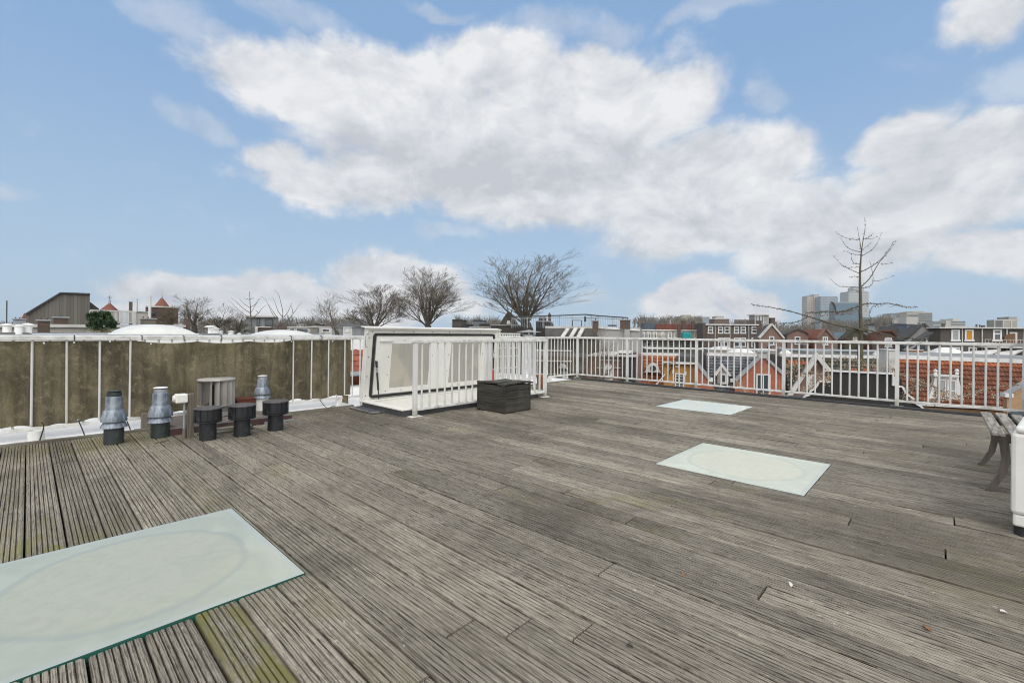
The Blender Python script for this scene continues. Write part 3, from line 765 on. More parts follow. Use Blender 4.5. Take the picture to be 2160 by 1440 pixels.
for x in (.17,1.08):
    bleg(x,-.03,1); bleg(x,-.50,-1)
    b=MB(); b.bbox(x-.018,x+.018,-.51,-.04,.365,.4275,.004); b.build('apron',MAT['benchleg'],t)
    b=MB(); b.tube([(x,-.085,.235),(x,-.10,.235),(x,-.26,.235),(x,-.44,.235)],[.012,.017,.020,.012],10); b.build('stretcher',MAT['benchleg'],t)
b=MB(); b.tube([(.19,-.265,.235),(1.06,-.265,.235)],.016,10); b.build('stretcher',MAT['benchleg'],t)
# white cabinet, mostly outside the frame
t=thing('cabinet','white plastic storage cabinet on black feet, cut off by right frame edge','cabinet',uv2w(3.83,-.292,0),ANG-R(8))
b=MB(); b.bbox(0,.60,-.62,-.004,.125,.585,.02); b.bbox(.012,.588,-.608,-.012,.055,.124,.012); b.build('body',MAT['cream'],t)
b=MB(); b.bbox(-.004,.604,-.624,-.020,.5855,.622,.014); b.build('lid',MAT['cream'],t)
for x in (.06,.54):
    for y in (-.055,-.55):
        b=MB(); b.lathe([(.042,0),(.042,.054)],14,(x,y,0)); b.build('foot',MAT['rubber'],t)
# closed parasol by the railing
t=dthing('parasol','tall pale closed parasol standing by the railing at the right edge','parasol',9.40,-.965,0)
b=MB(); b.lathe([(.024,0),(.024,2.6)],14); b.build('pole',MAT['zinc'],t)
b=MB(); b.lathe([(.26,.03),(.27,.035),(.27,.075),(.22,.09),(.05,.10),(.03,.25),(.0255,.26)],28); b.build('base',MAT['dkgreen'],t)
def cl(a,q):
    an=2*math.pi*a; r=(.135-.085*q**1.6)*(1+.13*math.sin(an*8)+.04*math.sin(an*3+q*5)); return (r*math.cos(an),r*math.sin(an),.28+2.25*q)
b=MB(); b.grid(cl,64,18); b.build('canopy',M('parasol_cloth',(.66,.65,.64),(.52,.51,.51),rough=.9,scale=3,fine=.05),t)
b=MB(); b.lathe([(.03,2.53),(.036,2.56),(.03,2.64),(0,2.66)],14); b.build('finial',MAT['zinc'],t)
# steel flue and trellis behind the hatch
t=dthing('steel_flue','square capped steel flue rising behind the railing before the big bare tree','flue',9.10,7.95,-.022)
b=MB(); b.lathe([(.20,0),(.165,.05),(.16,.06),(.16,.98),(.165,.985),(.165,1.0),(.155,1.0),(.155,1.10),(.14,1.11)],28); b.build('pipe',MAT['steel'],t)
b=MB(); 
for sx in (-1,1):
    for sy in (-1,1): b.box(sx*.11-.008,sx*.11+.008,sy*.11-.008,sy*.11+.008,1.08,1.17)
b.build('bracket',MAT['steel'],t)
b=MB(); b.add([(-.24,-.24,1.175),(.24,-.24,1.175),(.24,.24,1.175),(-.24,.24,1.175),(0,0,1.235),(0,0,1.19)],[(0,1,4),(1,2,4),(2,3,4),(3,0,4),(1,0,5),(2,1,5),(3,2,5),(0,3,5)]); b.build('rain_cap',MAT['steel'],t)
t=dthing('trellis','white lattice trellis panel behind the rear railing beside the raised lid','trellis',6.45,6.98,-.022)
b=MB()
for i in range(17): b.bbox(i*.075,i*.075+.022,0,.02,0,1.13,.003)
for z in (.2,.36,.62,.80,.97,1.06,1.12): b.bbox(-.02,1.24,-.0145,-.0005,z,z+.022,.003)
b.build('lattice',MAT['white'],t)
t=dthing('flower_pot','brown round earthenware pot half hidden behind the rail end post','flower pot',7.27,5.98)
b=MB(); b.lathe([(0,.0),(.07,0),(.105,.10),(.115,.22),(.125,.225),(.125,.26),(.11,.262),(.10,.23)],26); b.build('pot_body',MAT['terra'],t)
b=MB(); b.lathe([(.0,.232),(.101,.232)],20); b.build('soil',MAT['dim'],t)
# feet under the rear railing
rr0=[o for o in bpy.data.objects if o.get('label','').startswith('white guard railing behind')][0]
for v in (-.6,.67,1.97,3.28,4.6,5.9,7.2,8.5):
    b=MB(); b.bbox(v+1.4-.03,v+1.4+.03,-.03,.03,-.022,.0775,.004); b.build('foot',MAT['railtop'],rr0)
# ================================================================ camera, sun, sky
cam=bpy.data.cameras.new('camera'); co=bpy.data.objects.new('camera',cam); COL.objects.link(co)
cam.sensor_width=36; cam.sensor_fit='HORIZONTAL'; cam.lens=36*FP/2160; cam.shift_y=(CY-720)/2160
cam.clip_start=.05; cam.clip_end=9000
co.matrix_world=Matrix(((CR[0],CU[0],0,0),(0,0,-1,0),(CR[2],CU[2],0,H),(0,0,0,1)))
scn.camera=co
SUN_AZ,SUN_EL=R(178),R(44)          # azimuth from +Y clockwise: behind the camera to the left
sd=Vector((math.sin(SUN_AZ)*math.cos(SUN_EL),math.cos(SUN_AZ)*math.cos(SUN_EL),math.sin(SUN_EL)))
sl=bpy.data.lights.new('sun','SUN'); so=bpy.data.objects.new('sun',sl); COL.objects.link(so)
sl.energy=1.0; sl.angle=R(45); sl.color=(1,.93,.84)
so.rotation_euler=sd.to_track_quat('Z','Y').to_euler(); so.location=(-20,-25,30)
w=bpy.data.worlds.new('World'); scn.world=w; w.use_nodes=True
S=SN(w.node_tree); bgn=S.n['Background']
tcw=S.put('ShaderNodeTexCoord'); gen=tcw.outputs['Generated']
sky=S.put('ShaderNodeTexSky',sky_type='NISHITA'); sky.sun_disc=False; sky.sun_elevation=SUN_EL; sky.sun_rotation=SUN_AZ
sky.altitude=0; sky.air_density=1.0; sky.dust_density=.6; sky.ozone_density=1.0
sx=S.put('ShaderNodeSeparateXYZ'); S.link(gen,sx.inputs[0])
az=S.math('ARCTAN2',sx.outputs[0],sx.outputs[1]); el=S.math('ARCSINE',sx.outputs[2])
pv=S.put('ShaderNodeCombineXYZ'); S.link(az,pv.inputs[0]); S.link(el,pv.inputs[1])
# warp
wn=S.put('ShaderNodeTexNoise'); S.link(gen,wn.inputs['Vector']); wn.inputs['Scale'].default_value=5; wn.inputs['Detail'].default_value=5; wn.inputs['Roughness'].default_value=.6
wv=S.put('ShaderNodeVectorMath',operation='MULTIPLY_ADD'); S.link(wn.outputs['Color'],wv.inputs[0]); wv.inputs[1].default_value=(.17,.13,0); wv.inputs[2].default_value=(-.085,-.065,0)
pw=S.put('ShaderNodeVectorMath',operation='ADD'); S.link(pv.outputs[0],pw.inputs[0]); S.link(wv.outputs[0],pw.inputs[1])
def azel(x,y):
    d=ray(x,y).normalized(); return math.atan2(d.x,d.y), math.asin(d.z)
BL=[(640,185,195,85,1),(850,170,230,90,1),(1070,140,180,95,1),(1250,190,220,110,1),(1390,215,150,85,1),(920,290,300,110,.9),(1150,300,300,130,1),
(560,330,90,50,.75),(650,385,150,62,.9),(850,390,240,75,.8),(1120,415,330,80,.9),(1450,390,300,115,1),(1600,350,140,100,.95),(1540,470,340,80,1),(1740,530,240,85,.95),
(1930,300,150,70,.95),(2110,310,190,85,1),(1980,410,300,115,1),(2100,540,210,65,.85),(1850,480,240,100,.95),
(430,608,190,40,.95),(600,598,120,38,.95),(800,580,105,62,1),(890,610,120,55,1),(290,610,70,28,.7),(700,625,160,40,.95),(480,655,260,30,.75),(850,650,250,40,.85),(1450,668,150,22,.7),
(1420,632,85,42,.95),(1500,622,85,44,1),(1585,645,65,36,.95),(1240,620,40,20,.35),
(390,60,90,50,.47),(480,95,70,34,.38),(640,40,120,40,.43),(790,85,50,22,.42),(1300,55,80,45,.5),(1490,25,120,38,.45),(2100,20,130,55,.66),(1150,55,110,50,.45),(950,498,70,24,.42),(430,265,60,38,.5),(12,395,50,28,.42),(2150,150,70,60,.45),(930,10,90,20,.4),(1620,200,40,40,.4)]
def blobs(lst):
    acc=None
    for x,y,rx,ry,st in lst:
        a0,e0=azel(x,y); a1,_=azel(x+rx,y); _,e1=azel(x,y-ry)
        rx_=abs(a1-a0); ry_=abs(e1-e0)
        mp=S.put('ShaderNodeMapping'); S.link(pw.outputs[0],mp.inputs['Vector'])
        mp.inputs['Location'].default_value=(-a0/rx_,-e0/ry_,0); mp.inputs['Scale'].default_value=(1/rx_,1/ry_,0)
        ln=S.put('ShaderNodeVectorMath',operation='LENGTH'); S.link(mp.outputs[0],ln.inputs[0])
        f=S.put('ShaderNodeMapRange',interpolation_type='SMOOTHSTEP'); S.link(ln.outputs['Value'],f.inputs[0])
        f.inputs[1].default_value=1.35; f.inputs[2].default_value=.25; f.inputs[3].default_value=0; f.inputs[4].default_value=st
        acc=f.outputs[0] if acc is None else S.math('MAXIMUM',acc,f.outputs[0])
    return acc
acc=blobs([q for q in BL if q[4]>=.65])
accw=blobs([(x,y,rx*1.25,ry*1.2,.85) for x,y,rx,ry,st in BL if st<.65])
n1=S.noise(gen,7,8,.62,.35,(1,1,1.6)); n2=S.noise(gen,22,6,.6,.2,(1,1,1.5))
# clouds in the parts of the sky behind and above
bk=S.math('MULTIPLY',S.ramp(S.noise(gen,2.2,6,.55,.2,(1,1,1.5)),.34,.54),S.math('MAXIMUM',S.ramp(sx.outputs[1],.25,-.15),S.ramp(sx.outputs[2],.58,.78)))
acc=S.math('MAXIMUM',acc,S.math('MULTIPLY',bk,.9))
fld=S.math('ADD',acc,S.math('ADD',S.math('MULTIPLY_ADD',n1,.86,-.42),S.math('MULTIPLY_ADD',n2,.34,-.17)))
alpha=S.ramp(fld,.05,.66)
fldw=S.math('ADD',accw,S.math('ADD',S.math('MULTIPLY_ADD',n1,1.3,-.65),S.math('MULTIPLY_ADD',n2,.5,-.25)))
alpha=S.math('MAXIMUM',alpha,S.math('MULTIPLY',S.ramp(fldw,.15,1.0),.42))
# body shading of the clouds: bright tops, grey flat undersides
off=S.put('ShaderNodeVectorMath',operation='ADD'); S.link(gen,off.inputs[0]); off.inputs[1].default_value=(-.03,-.02,.05)
n1b=S.noise(off.outputs[0],7,8,.62,.35,(1,1,1.6))
lit=S.math('MULTIPLY_ADD',S.math('SUBTRACT',n1,n1b),2.6,.62,clamp=True)
GR=[(1020,360,330,75,1),(800,330,200,60,.7),(1250,330,200,60,.6),(1450,500,330,50,.6),(1980,420,200,70,.7),(1800,520,180,60,.5),(520,630,260,30,.5),(1150,480,300,40,.5)]
ga=None
for x,y,rx,ry,st in GR:
    a0,e0=azel(x,y); a1,_=azel(x+rx,y); _,e1=azel(x,y-ry); rx_=abs(a1-a0); ry_=abs(e1-e0)
    mp=S.put('ShaderNodeMapping'); S.link(pw.outputs[0],mp.inputs['Vector'])
    mp.inputs['Location'].default_value=(-a0/rx_,-e0/ry_,0); mp.inputs['Scale'].default_value=(1/rx_,1/ry_,0)
    ln=S.put('ShaderNodeVectorMath',operation='LENGTH'); S.link(mp.outputs[0],ln.inputs[0])
    f=S.put('ShaderNodeMapRange',interpolation_type='SMOOTHSTEP'); S.link(ln.outputs['Value'],f.inputs[0])
    f.inputs[1].default_value=1.3; f.inputs[2].default_value=.1; f.inputs[3].default_value=0; f.inputs[4].default_value=st
    ga=f.outputs[0] if ga is None else S.math('MAXIMUM',ga,f.outputs[0])
lit=S.math('SUBTRACT',lit,S.math('MULTIPLY',ga,.62),clamp=True)
CK=1.0
ccol=S.mix(lit,(5.6*CK,5.8*CK,6.25*CK),(8.5*CK,8.55*CK,8.65*CK))
# the blue itself: Nishita, lifted by thin veil that thickens to the horizon
veil=S.ramp(el,R(30),R(-2))
vcol=S.mix(S.ramp(el,R(33),R(1)),(2.85,4.7,7.55),(4.3,5.8,7.4))
blue=S.mix(S.math('MULTIPLY_ADD',veil,.12,.78),sky.outputs[0],vcol)
SKYMUL=S.put('ShaderNodeVectorMath',operation='MULTIPLY'); S.link(blue,SKYMUL.inputs[0]); SKYMUL.inputs[1].default_value=(1,1,1)
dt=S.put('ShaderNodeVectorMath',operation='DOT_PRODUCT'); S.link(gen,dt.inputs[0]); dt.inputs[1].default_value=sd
# added glow on unseen cloud round the sun, behind the camera, to soften light
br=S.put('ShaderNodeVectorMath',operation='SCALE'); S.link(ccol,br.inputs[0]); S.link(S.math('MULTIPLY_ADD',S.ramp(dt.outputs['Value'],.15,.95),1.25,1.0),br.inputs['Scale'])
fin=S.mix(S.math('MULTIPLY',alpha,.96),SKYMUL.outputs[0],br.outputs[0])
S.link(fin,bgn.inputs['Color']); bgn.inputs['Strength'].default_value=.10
scn.view_settings.view_transform='Standard'; scn.view_settings.look='None'; scn.view_settings.exposure=0.05; scn.view_settings.gamma=1
scn.view_settings.use_curve_mapping=False
scn.cycles.pixel_filter_type='BLACKMAN_HARRIS'; scn.cycles.filter_width=1.05
scn.cycles.max_bounces=6; scn.cycles.diffuse_bounces=3; scn.cycles.glossy_bounces=3; scn.cycles.transparent_max_bounces=4
scn.cycles.use_adaptive_sampling=True; scn.cycles.adaptive_threshold=.006
scn.cycles.use_denoising=True; scn.cycles.denoiser='OPENIMAGEDENOISE'; scn.cycles.denoising_input_passes='RGB_ALBEDO_NORMAL'; scn.cycles.denoising_prefilter='ACCURATE'
w.cycles.sampling_method='MANUAL'; w.cycles.sample_map_resolution=512
# ================================================================ surroundings: helpers
GZ=-13.0
g=MB(); g.box(-3000,3000,-1500,6000,GZ-.5,GZ); gm=M('ground_mix',(.10,.10,.085),(.06,.065,.045),rough=1,scale=.05,fine=.3)
tag(g.build('ground',gm),kind='structure')
B_BROWN=brick_mat('brown_brick',(.135,.088,.066),(.10,.066,.052),(.17,.15,.13),dirt_amt=.35)
B_DARK =brick_mat('dark_brick',(.105,.082,.066),(.075,.058,.048),(.15,.135,.12),dirt_amt=.4)
B_RED  =brick_mat('red_brick',(.46,.115,.045),(.33,.085,.038),(.40,.30,.24),dirt=(.22,.10,.06),dirt_amt=.3)
B_REDP =brick_mat('red_brick_patchy',(.46,.115,.045),(.33,.085,.038),(.40,.30,.24),dirt=(.22,.10,.06),dirt_amt=.3,paint=1)
B_OCHRE=brick_mat('ochre_brick',(.50,.245,.06),(.42,.20,.05),(.50,.33,.16),dirt=(.30,.17,.07),dirt_amt=.25)
B_SAND =brick_mat('sand_brick',(.47,.27,.13),(.40,.22,.10),(.48,.38,.26),dirt=(.30,.19,.11),dirt_amt=.3)
B_PINK =brick_mat('pink_brick',(.25,.135,.10),(.20,.105,.08),(.30,.26,.22),dirt=(.12,.09,.07),dirt_amt=.3)
CH     =brick_mat('chimney_brick',(.12,.07,.05),(.085,.052,.042),(.14,.12,.10),dirt_amt=.5)
WHT=M('white_woodwork',(.78,.77,.74),(.64,.63,.59),rough=.5,scale=1.2,fine=.05)
WHT2=M('offwhite_render',(.66,.64,.59),(.52,.50,.45),rough=.8,scale=.8,fine=.08,grime=(.36,.34,.30),gscale=.7)
CREAM=M('cream_render',(.46,.43,.37),(.36,.34,.29),rough=.85,scale=.6,fine=.08,grime=(.22,.20,.17),gscale=.5)
GREYR=M('grey_render',(.40,.39,.37),(.33,.32,.305),rough=.9,scale=.5,fine=.06,grime=(.26,.25,.235),gscale=.35)
GREYZ=M('grey_zinc_roof',(.27,.275,.265),(.20,.205,.20),rough=.6,scale=.9,fine=.06)
COPE=M('grey_coping',(.36,.38,.39),(.26,.275,.28),rough=.7,scale=2,fine=.08)
TAR=M('black_tarred_wall',(.016,.015,.014),(.032,.027,.022),rough=.55,scale=1.0,fine=.2,streak=(1,1,.4))
ROOFD=M('dark_roofing',(.085,.085,.08),(.055,.055,.05),rough=.9,scale=1.1,fine=.12)
TILE_O=M('orange_tiles',(.22,.075,.035),(.135,.058,.033),rough=.75,scale=.9,lo=.4,hi=.65,fine=.2,tint=.35,grime=(.14,.075,.05),gscale=.9)
TILE_T=M('fresh_orange_tiles',(.38,.115,.042),(.28,.088,.036),rough=.75,scale=1.2,fine=.15,tint=.35)
TILE_S=M('slate_tiles',(.165,.172,.185),(.085,.09,.10),rough=.55,scale=1.2,fine=.15,tint=.35)
TILE_M=M('mossy_tiles',(.085,.08,.065),(.12,.115,.06),rough=.85,scale=1.4,fine=.25,tint=.4)
TILE_R=M('brownred_tiles',(.22,.075,.045),(.14,.055,.04),rough=.8,scale=.8,fine=.2,tint=.3)
PANE=glass_mat('window_glass'); PANEL=glass_mat('pale_window_glass',(.24,.25,.24),.15)
class Fr:
    """vertical facade plane through the ray of px at depth Y, turned by deg; local x along, y away from the viewer"""
    def __init__(s,px,Y,deg=0.0):
        q=far(px,CY,Y); s.o=Vector((q.x,q.y,0)); s.r=R(deg); s.d=Vector((math.cos(s.r),math.sin(s.r),0)); s.n=Vector((-math.sin(s.r),math.cos(s.r),0))
    def p(s,px,py,off=0.0):
        r=ray(px,py); rr=Vector((r.x,r.y,0)); t=(off+s.o.dot(s.n))/rr.dot(s.n)
        w_=Vector((r.x*t,r.y*t,H+r.z*t)); k=w_-s.o
        return Vector((k.dot(s.d),off,w_.z))
    def thing(s,name,label,cat,group=None): return thing(name,label,cat,s.o,s.r,group)
    def rect(s,x0,x1,y0,y1,off=0):
        a=s.p(x0,(y0+y1)/2,off).x; b=s.p(x1,(y0+y1)/2,off).x; xm=(x0+x1)/2
        return a,b,s.p(xm,y1,off).z,s.p(xm,y0,off).z
    def blk(s,mb,x0,x1,yt,off=0,dep=6.0,zb=GZ,m=0,yb=None,t=.5,inset=0):
        a=s.p(x0,yt,off).x; b=s.p(x1,yt,off).x; z=s.p((x0+x1)/2,yt,off).z
        if yb is not None: zb=s.p((x0+x1)/2,yb,off).z
        mb.box(a,b,off+inset,off+dep,zb,z,m,t); return a,b,zb,z
    def wprism(s,mb,pts,off=0,dep=.3,m=0):
        q=[s.p(x,y,off) for x,y in pts]; mb.prism([(k.x,k.z) for k in q],off,off+dep,m)
def win(fr,par,x0,x1,y0,y1,off=0.0,nx=1,ny=2,fw=None,pane=None,frame=None,split=.5,name='window'):
    a,b,z0,z1=fr.rect(x0,x1,y0,y1,off); w_=b-a; h_=z1-z0
    if fw is None: fw=min(w_,h_)*.11
    f=MB(); d0=off-.07; d1=off-.004
    f.box(a,a+fw,d0,d1,z0,z1); f.box(b-fw,b,d0,d1,z0,z1); f.box(a+fw,b-fw,d0+.002,d1,z1-fw,z1); f.box(a-fw*.4,b+fw*.4,d0-.05,d1-.006,z0-fw*.5,z0+fw*.8)
    for i in range(1,nx):
        x=a+w_*i/nx; f.box(x-fw*.4,x+fw*.4,d0+.012,d1-.004,z0+fw*.8,z1-fw)
    if ny==2: z=z0+h_*split; f.box(a+fw,b-fw,d0+.014,d1-.004,z-fw*.4,z+fw*.4)
    elif ny>2:
        for j in range(1,ny): z=z0+h_*j/ny; f.box(a+fw,b-fw,d0+.014,d1-.004,z-fw*.22,z+fw*.22)
    fo=f.build(name,frame or WHT,par)
    p=MB(); p.box(a+fw*.9,b-fw*.9,d0+.030,d1-.010,z0+fw*.7,z1-fw*.9); p.build('pane',pane or PANE,fo)
    return fo
def tiles(mb,A,B,C,D,nc,nr,m=0,mtop=None,rnd=random.Random(5),hw=.06,hs=.085,ntop=1,keep=None):
    """pantiles on the slope A(low left) B(low right) C(top right) D(top left)"""
    A,B,C,D=map(Vector,(A,B,C,D)); nrm=(B-A).cross(D-A).normalized()
    P=lambda a,b:(A*(1-a)+B*a)*(1-b)+(D*(1-a)+C*a)*b
    prof=[(0,.15),(.22,.8),(.42,1.0),(.66,.45),(.86,0),(1,.15)]
    for j in range(nr):
        for i in range(nc):
            ac=(i+.5)/nc; bc=(j+.5)/nr
            if keep and not keep(ac,bc): continue
            vs=[]; jt=rnd.uniform(-.006,.006)
            for b,lift in ((j/nr,hs),((j+1)/nr+.12/nr,.002)):
                for f_,h_ in prof: vs.append(P((i+f_)/nc,b)+nrm*(h_*hw+lift+jt))
            for f_,h_ in prof: vs.append(P((i+f_)/nc,j/nr)+nrm*(-.012))
            n=len(prof)
            mb.add(vs,[(k,k+1,n+k+1,n+k) for k in range(n-1)]+[(2*n+k,2*n+k+1,k+1,k) for k in range(n-1)],m=(mtop if (mtop is not None and j>=nr-ntop) else m),t=min(1,max(0,rnd.gauss(.5,.22))))
def chimney(label,px0,px1,ytop,ybot,Y,deg=0,pots=2,mat=None,group='brick chimneys',potmat=None,cap=True,dep=None,shaft=None):
    fr=Fr((px0+px1)/2,Y,deg); t=fr.thing('chimney',label,'chimney',group)
    a,b,z0,z1=fr.rect(px0,px1,ytop,ybot); d=dep or min(1.2,(b-a)*.8)
    if shaft is not None: z0=shaft
    q=MB(); q.box(a,b,0,d,z0,z1-.08); q.build('stack',mat or CH,t)
    if cap: q=MB(); q.bbox(a-.07,b+.05,-.05,d+.05,z1-.08,z1,.02); q.build('coping',COPE,t)
    else: q=MB(); q.box(a,b,0,d,z1-.08,z1); q.build('coping',mat or CH,t)
    for i in range(pots):
        x=a+(b-a)*(i+.5)/pots; q=MB(); ps=min(1.0,3.2*Y/FP/.34*1.0); q.lathe([(.13*ps,0),(.12*ps,.28*ps),(.14*ps,.30*ps),(.14*ps,.34*ps),(.10*ps,.34*ps)],12,(x,d/2,z1)); q.build('pot',potmat or MAT['terra'],t)
    return t
def dome(label,px0,px1,ytop,ybase,Y,deg=0,curb=.18,group='white dome rooflights',flat=1.0,dark=False):
    fr=Fr((px0+px1)/2,Y,deg); t=fr.thing('dome_rooflight',label,'rooflight',group)
    a,b,z0,z1=fr.rect(px0,px1,ytop,ybase); wd=b-a; dp=wd*.75; h=z1-z0
    q=MB(); q.box(a+wd*.02,b-wd*.02,.0,dp,z0-curb,z0-.03); q.build('curb',ROOFD if dark else WHT2,t)
    def f(i,j):
        x=2*i-1; y=2*j-1; return (a+wd*i,dp*j,z0+h*(1-abs(x)**2.4)**.8*(1-abs(y)**2.4)**.8)
    q=MB(); q.grid(f,20,14); q.box(a-.02,b+.02,-.02,dp+.02,z0-.03,z0-.001); q.build('dome',M('opal_dome',(.74,.73,.68),(.62,.61,.55),rough=.35,scale=1.0,fine=.04) if 'opal_dome' not in bpy.data.materials else bpy.data.materials['opal_dome'],t)
    return t
# ================================================================ bare trees
BARK=M('tree_bark',(.075,.066,.048),(.045,.04,.03),rough=.95,scale=3,fine=.25,grime=(.10,.10,.05),gscale=1.2)
TWIG=M('tree_twigs',(.19,.16,.12),(.12,.10,.073),rough=.95,scale=2,fine=.2)
def tree_geo(seed,levels,nmain,kids,r0,up=.35,spread=(18,55),trunk=.22,wig=.055,lenf=.62,minr=.0010,twist=.25):
    rg=random.Random(seed); tr=MB(); cr=MB()
    def rdir(d,ang,az):
        a=Vector((0,0,1)) if abs(d.z)<.95 else Vector((1,0,0)); s=d.cross(a).normalized(); q=d.cross(s)
        return (d*math.cos(ang)+(s*math.cos(az)+q*math.sin(az))*math.sin(ang)).normalized()
    def grow(p,d,L,r,lv,mb):
        n=6 if lv<=1 else (5 if lv==2 else 3); pts=[p.copy()]; rad=[r]; dd=d.copy(); dirs=[dd.copy()]
        for i in range(n):
            dd=(dd+Vector((rg.uniform(-1,1),rg.uniform(-1,1),rg.uniform(-.6,1)))*wig*(1+.25*lv)+Vector((0,0,up*.22))).normalized()
            p=p+dd*(L/n); pts.append(p.copy()); rad.append(max(minr*.5,r*(1-.78*(i+1)/n))); dirs.append(dd.copy())
        mb.tube(pts,rad,(7,6,5,4,3,3,3)[min(lv,6)],caps=False)
        if lv>=levels: return
        k=kids[min(lv,len(kids)-1)]
        for i in range(k):
            f=.22+.76*(i+rg.random())/k; x=f*n; a=min(int(x),n-1); fr=x-a
            q=pts[a].lerp(pts[a+1],fr); rr=rad[a]+(rad[a+1]-rad[a])*fr
            nd=rdir(dirs[a],R(rg.uniform(18,40)+(16*(1-f) if lv<=2 else 0)),rg.uniform(0,2*math.pi))
            if nd.z<-.05: nd.z*=-.3; nd.normalize()
            grow(q,nd,L*lenf*rg.uniform(.7,1.2)*(1.22-.62*f),max(minr,rr*.46),lv+1,cr)
    th=trunk
    tr.tube([(0,0,0),(.01,.0,th*.5),(0,.01,th)],[r0*1.25,r0,r0*.95],10)
    for i in range(nmain):
        az=2*math.pi*(i+rg.uniform(-.3,.3))/nmain; an=R(rg.uniform(*spread)) if i else R(6)
        d=Vector((math.sin(an)*math.cos(az),math.sin(an)*math.sin(az),math.cos(an)))
        sn=min(.80,math.sin(an)); cs=math.cos(an); fac=max(.46,4*cs/(9.18*math.sin(an)**2+4*cs*cs))
        grow(Vector((0,0,th*rg.uniform(.8,1.0))),d,(1-th)*rg.uniform(.64,.80)*fac*(1+.25*sn),r0*rg.uniform(.30,.46),1,cr)
    return tr,cr
def tree(label,px,pyb,xl,xr,ytop,Y,seed,levels=4,nmain=7,kids=(6,6,6,5),r0=.035,group='bare winter trees',mats=None,zb=GZ,cat='tree',name='bare_tree',crown_base=None,**kw):
    """tree fitted to a surveyed crown: xl..xr wide, top at ytop; foot on the ground below (px)"""
    tr,cr=tree_geo(seed,levels,nmain,kids,r0,**kw)
    foot=far(px,pyb,Y); top=far((xl+xr)/2,ytop,Y); w_=(xr-xl)*Y/FP; zc=far(px,pyb,Y).z
    xs=sorted(v[0] for v in cr.v); zs=sorted(v[2] for v in cr.v); ys=sorted(v[1] for v in cr.v)
    q=lambda s,f:s[int(f*(len(s)-1))]
    x0,x1=q(xs,.003),q(xs,.997); z1=q(zs,.997)
    sx=w_/(x1-x0); kz=(top.z-zc)/z1; cxo=far((xl+xr)/2,ytop,Y).x-foot.x
    for mb in (tr,cr):
        mb.v=[((v[0]-(x0+x1)/2*min(1,v[2]/.5))*sx+cxo*min(1,v[2]/.5), v[1]*sx, v[2]*kz) for v in mb.v]
    t=thing(name,label,cat,(foot.x,foot.y,zb),0,group); dz=zc-zb
    rb=r0*sx*1.3
    tr.v=[(a,b,c+dz) for a,b,c in tr.v]; cr.v=[(a,b,c+dz) for a,b,c in cr.v]
    if dz>.2: tr.tube([(0,0,0),(.0,.0,dz*.5),(0,0,dz)],[rb*1.6,rb*1.25,rb*1.0],10)
    mats=mats or (BARK,TWIG)
    tr.build('trunk',mats[0],t); cr.build('crown',mats[1],t)
    return t
# ================================================================ the street across the yard
TH=-22.2
def SFr(px,k=1.0,deg=TH):
    o=Vector((19.2*k,30*k,0)); n=Vector((-math.sin(R(TH)),math.cos(R(TH)),0)); r=ray(px,CY); r=Vector((r.x,r.y,0))
    return Fr(px,o.dot(n)/r.dot(n),deg)
STREET='houses across the yard'
def mansard(fr,par,xl,xr,ytl,ytr,ybl,ybr,lean,nc,nr,m=0,mtop=None,mats=None,ntop=1,seed=1,keep=None,back=8.0):
    """tiled front slope: top corners lie `lean` behind the facade; flat roof behind"""
    D=fr.p(xl,ytl,lean); C=fr.p(xr,ytr,lean); A=Vector((D.x,0,fr.p(xl,ybl,0).z)); B=Vector((C.x,0,fr.p(xr,ybr,0).z))
    q=MB(); tiles(q,A,B,C,D,nc,nr,m,mtop,random.Random(seed),ntop=ntop,keep=keep)
    q.build('tiled_slope',mats,par)
    b=MB(); n=(B-A).cross(D-A).normalized()*-.06
    b.add([A+n,B+n,C+n,D+n,(D.x,lean+back,D.z-.05),(C.x,lean+back,C.z-.05),(A.x,lean+back,GZ),(B.x,lean+back,GZ),(A.x,.05,GZ),(B.x,.05,GZ)],[(0,1,2,3),(3,2,5,4),(4,5,7,6),(0,3,4,6,8),(1,9,7,5,2),(8,9,1,0)],m=0)
    b.build('house_body',B_BROWN,par)
    return A,B,C,D
def fascia(fr,par,xl,xr,yt0,yt1,yb0,yb1,off,mat=WHT,name='fascia',dep=.25):
    a=fr.p(xl,yt0,off); b=fr.p(xr,yt1,off); c=fr.p(xr,yb1,off); d=fr.p(xl,yb0,off)
    q=MB(); q.prism([(d.x,d.z),(c.x,c.z),(b.x,b.z),(a.x,a.z)],off-.06,off+dep); return q.build(name,mat,par)
# --- A orange mansard with round white dormer
fr=SFr(1380); t=fr.thing('row_house','orange tiled house front with small white round-hooded dormer, left of ochre house','house',STREET)
A,B,C,D=mansard(fr,t,1340,1430,749,750.5,822,830,1.3,10,11,0,None,[M('orange_brown_tiles',(.36,.125,.045),(.22,.08,.038),rough=.75,scale=.9,fine=.2,tint=.35)],seed=2)
fascia(fr,t,1343,1432,743,745.5,749,751,1.28)
dm=MB(); c=fr.p(1378,783,.55); 
pts=[]
for i in range(15):
    a=math.pi*i/14; pts.append((c.x+.42*math.cos(a),c.z+.18+.48*math.sin(a)))
pts=[(c.x+.62,c.z-.05),(c.x+.46,c.z+.12)]+pts+[(c.x-.46,c.z+.12),(c.x-.62,c.z-.05)]
dm.prism(pts[::-1],.18,.34); 
dm2=MB(); dm2.box(c.x-.42,c.x+.42,.34,1.1,c.z-.05,c.z+.2)
do=dm.build('dormer',WHT,t); dm2.build('dormer_body',WHT2,do)
q=MB(); q.lathe([(0,0),(.17,0),(.17,.03),(.21,.03),(.21,-.01)],16); o=q.build('round_window',[PANE],do); o.rotation_euler=(R(90),0,0); o.location=(c.x+.02,.175,c.z+.26)
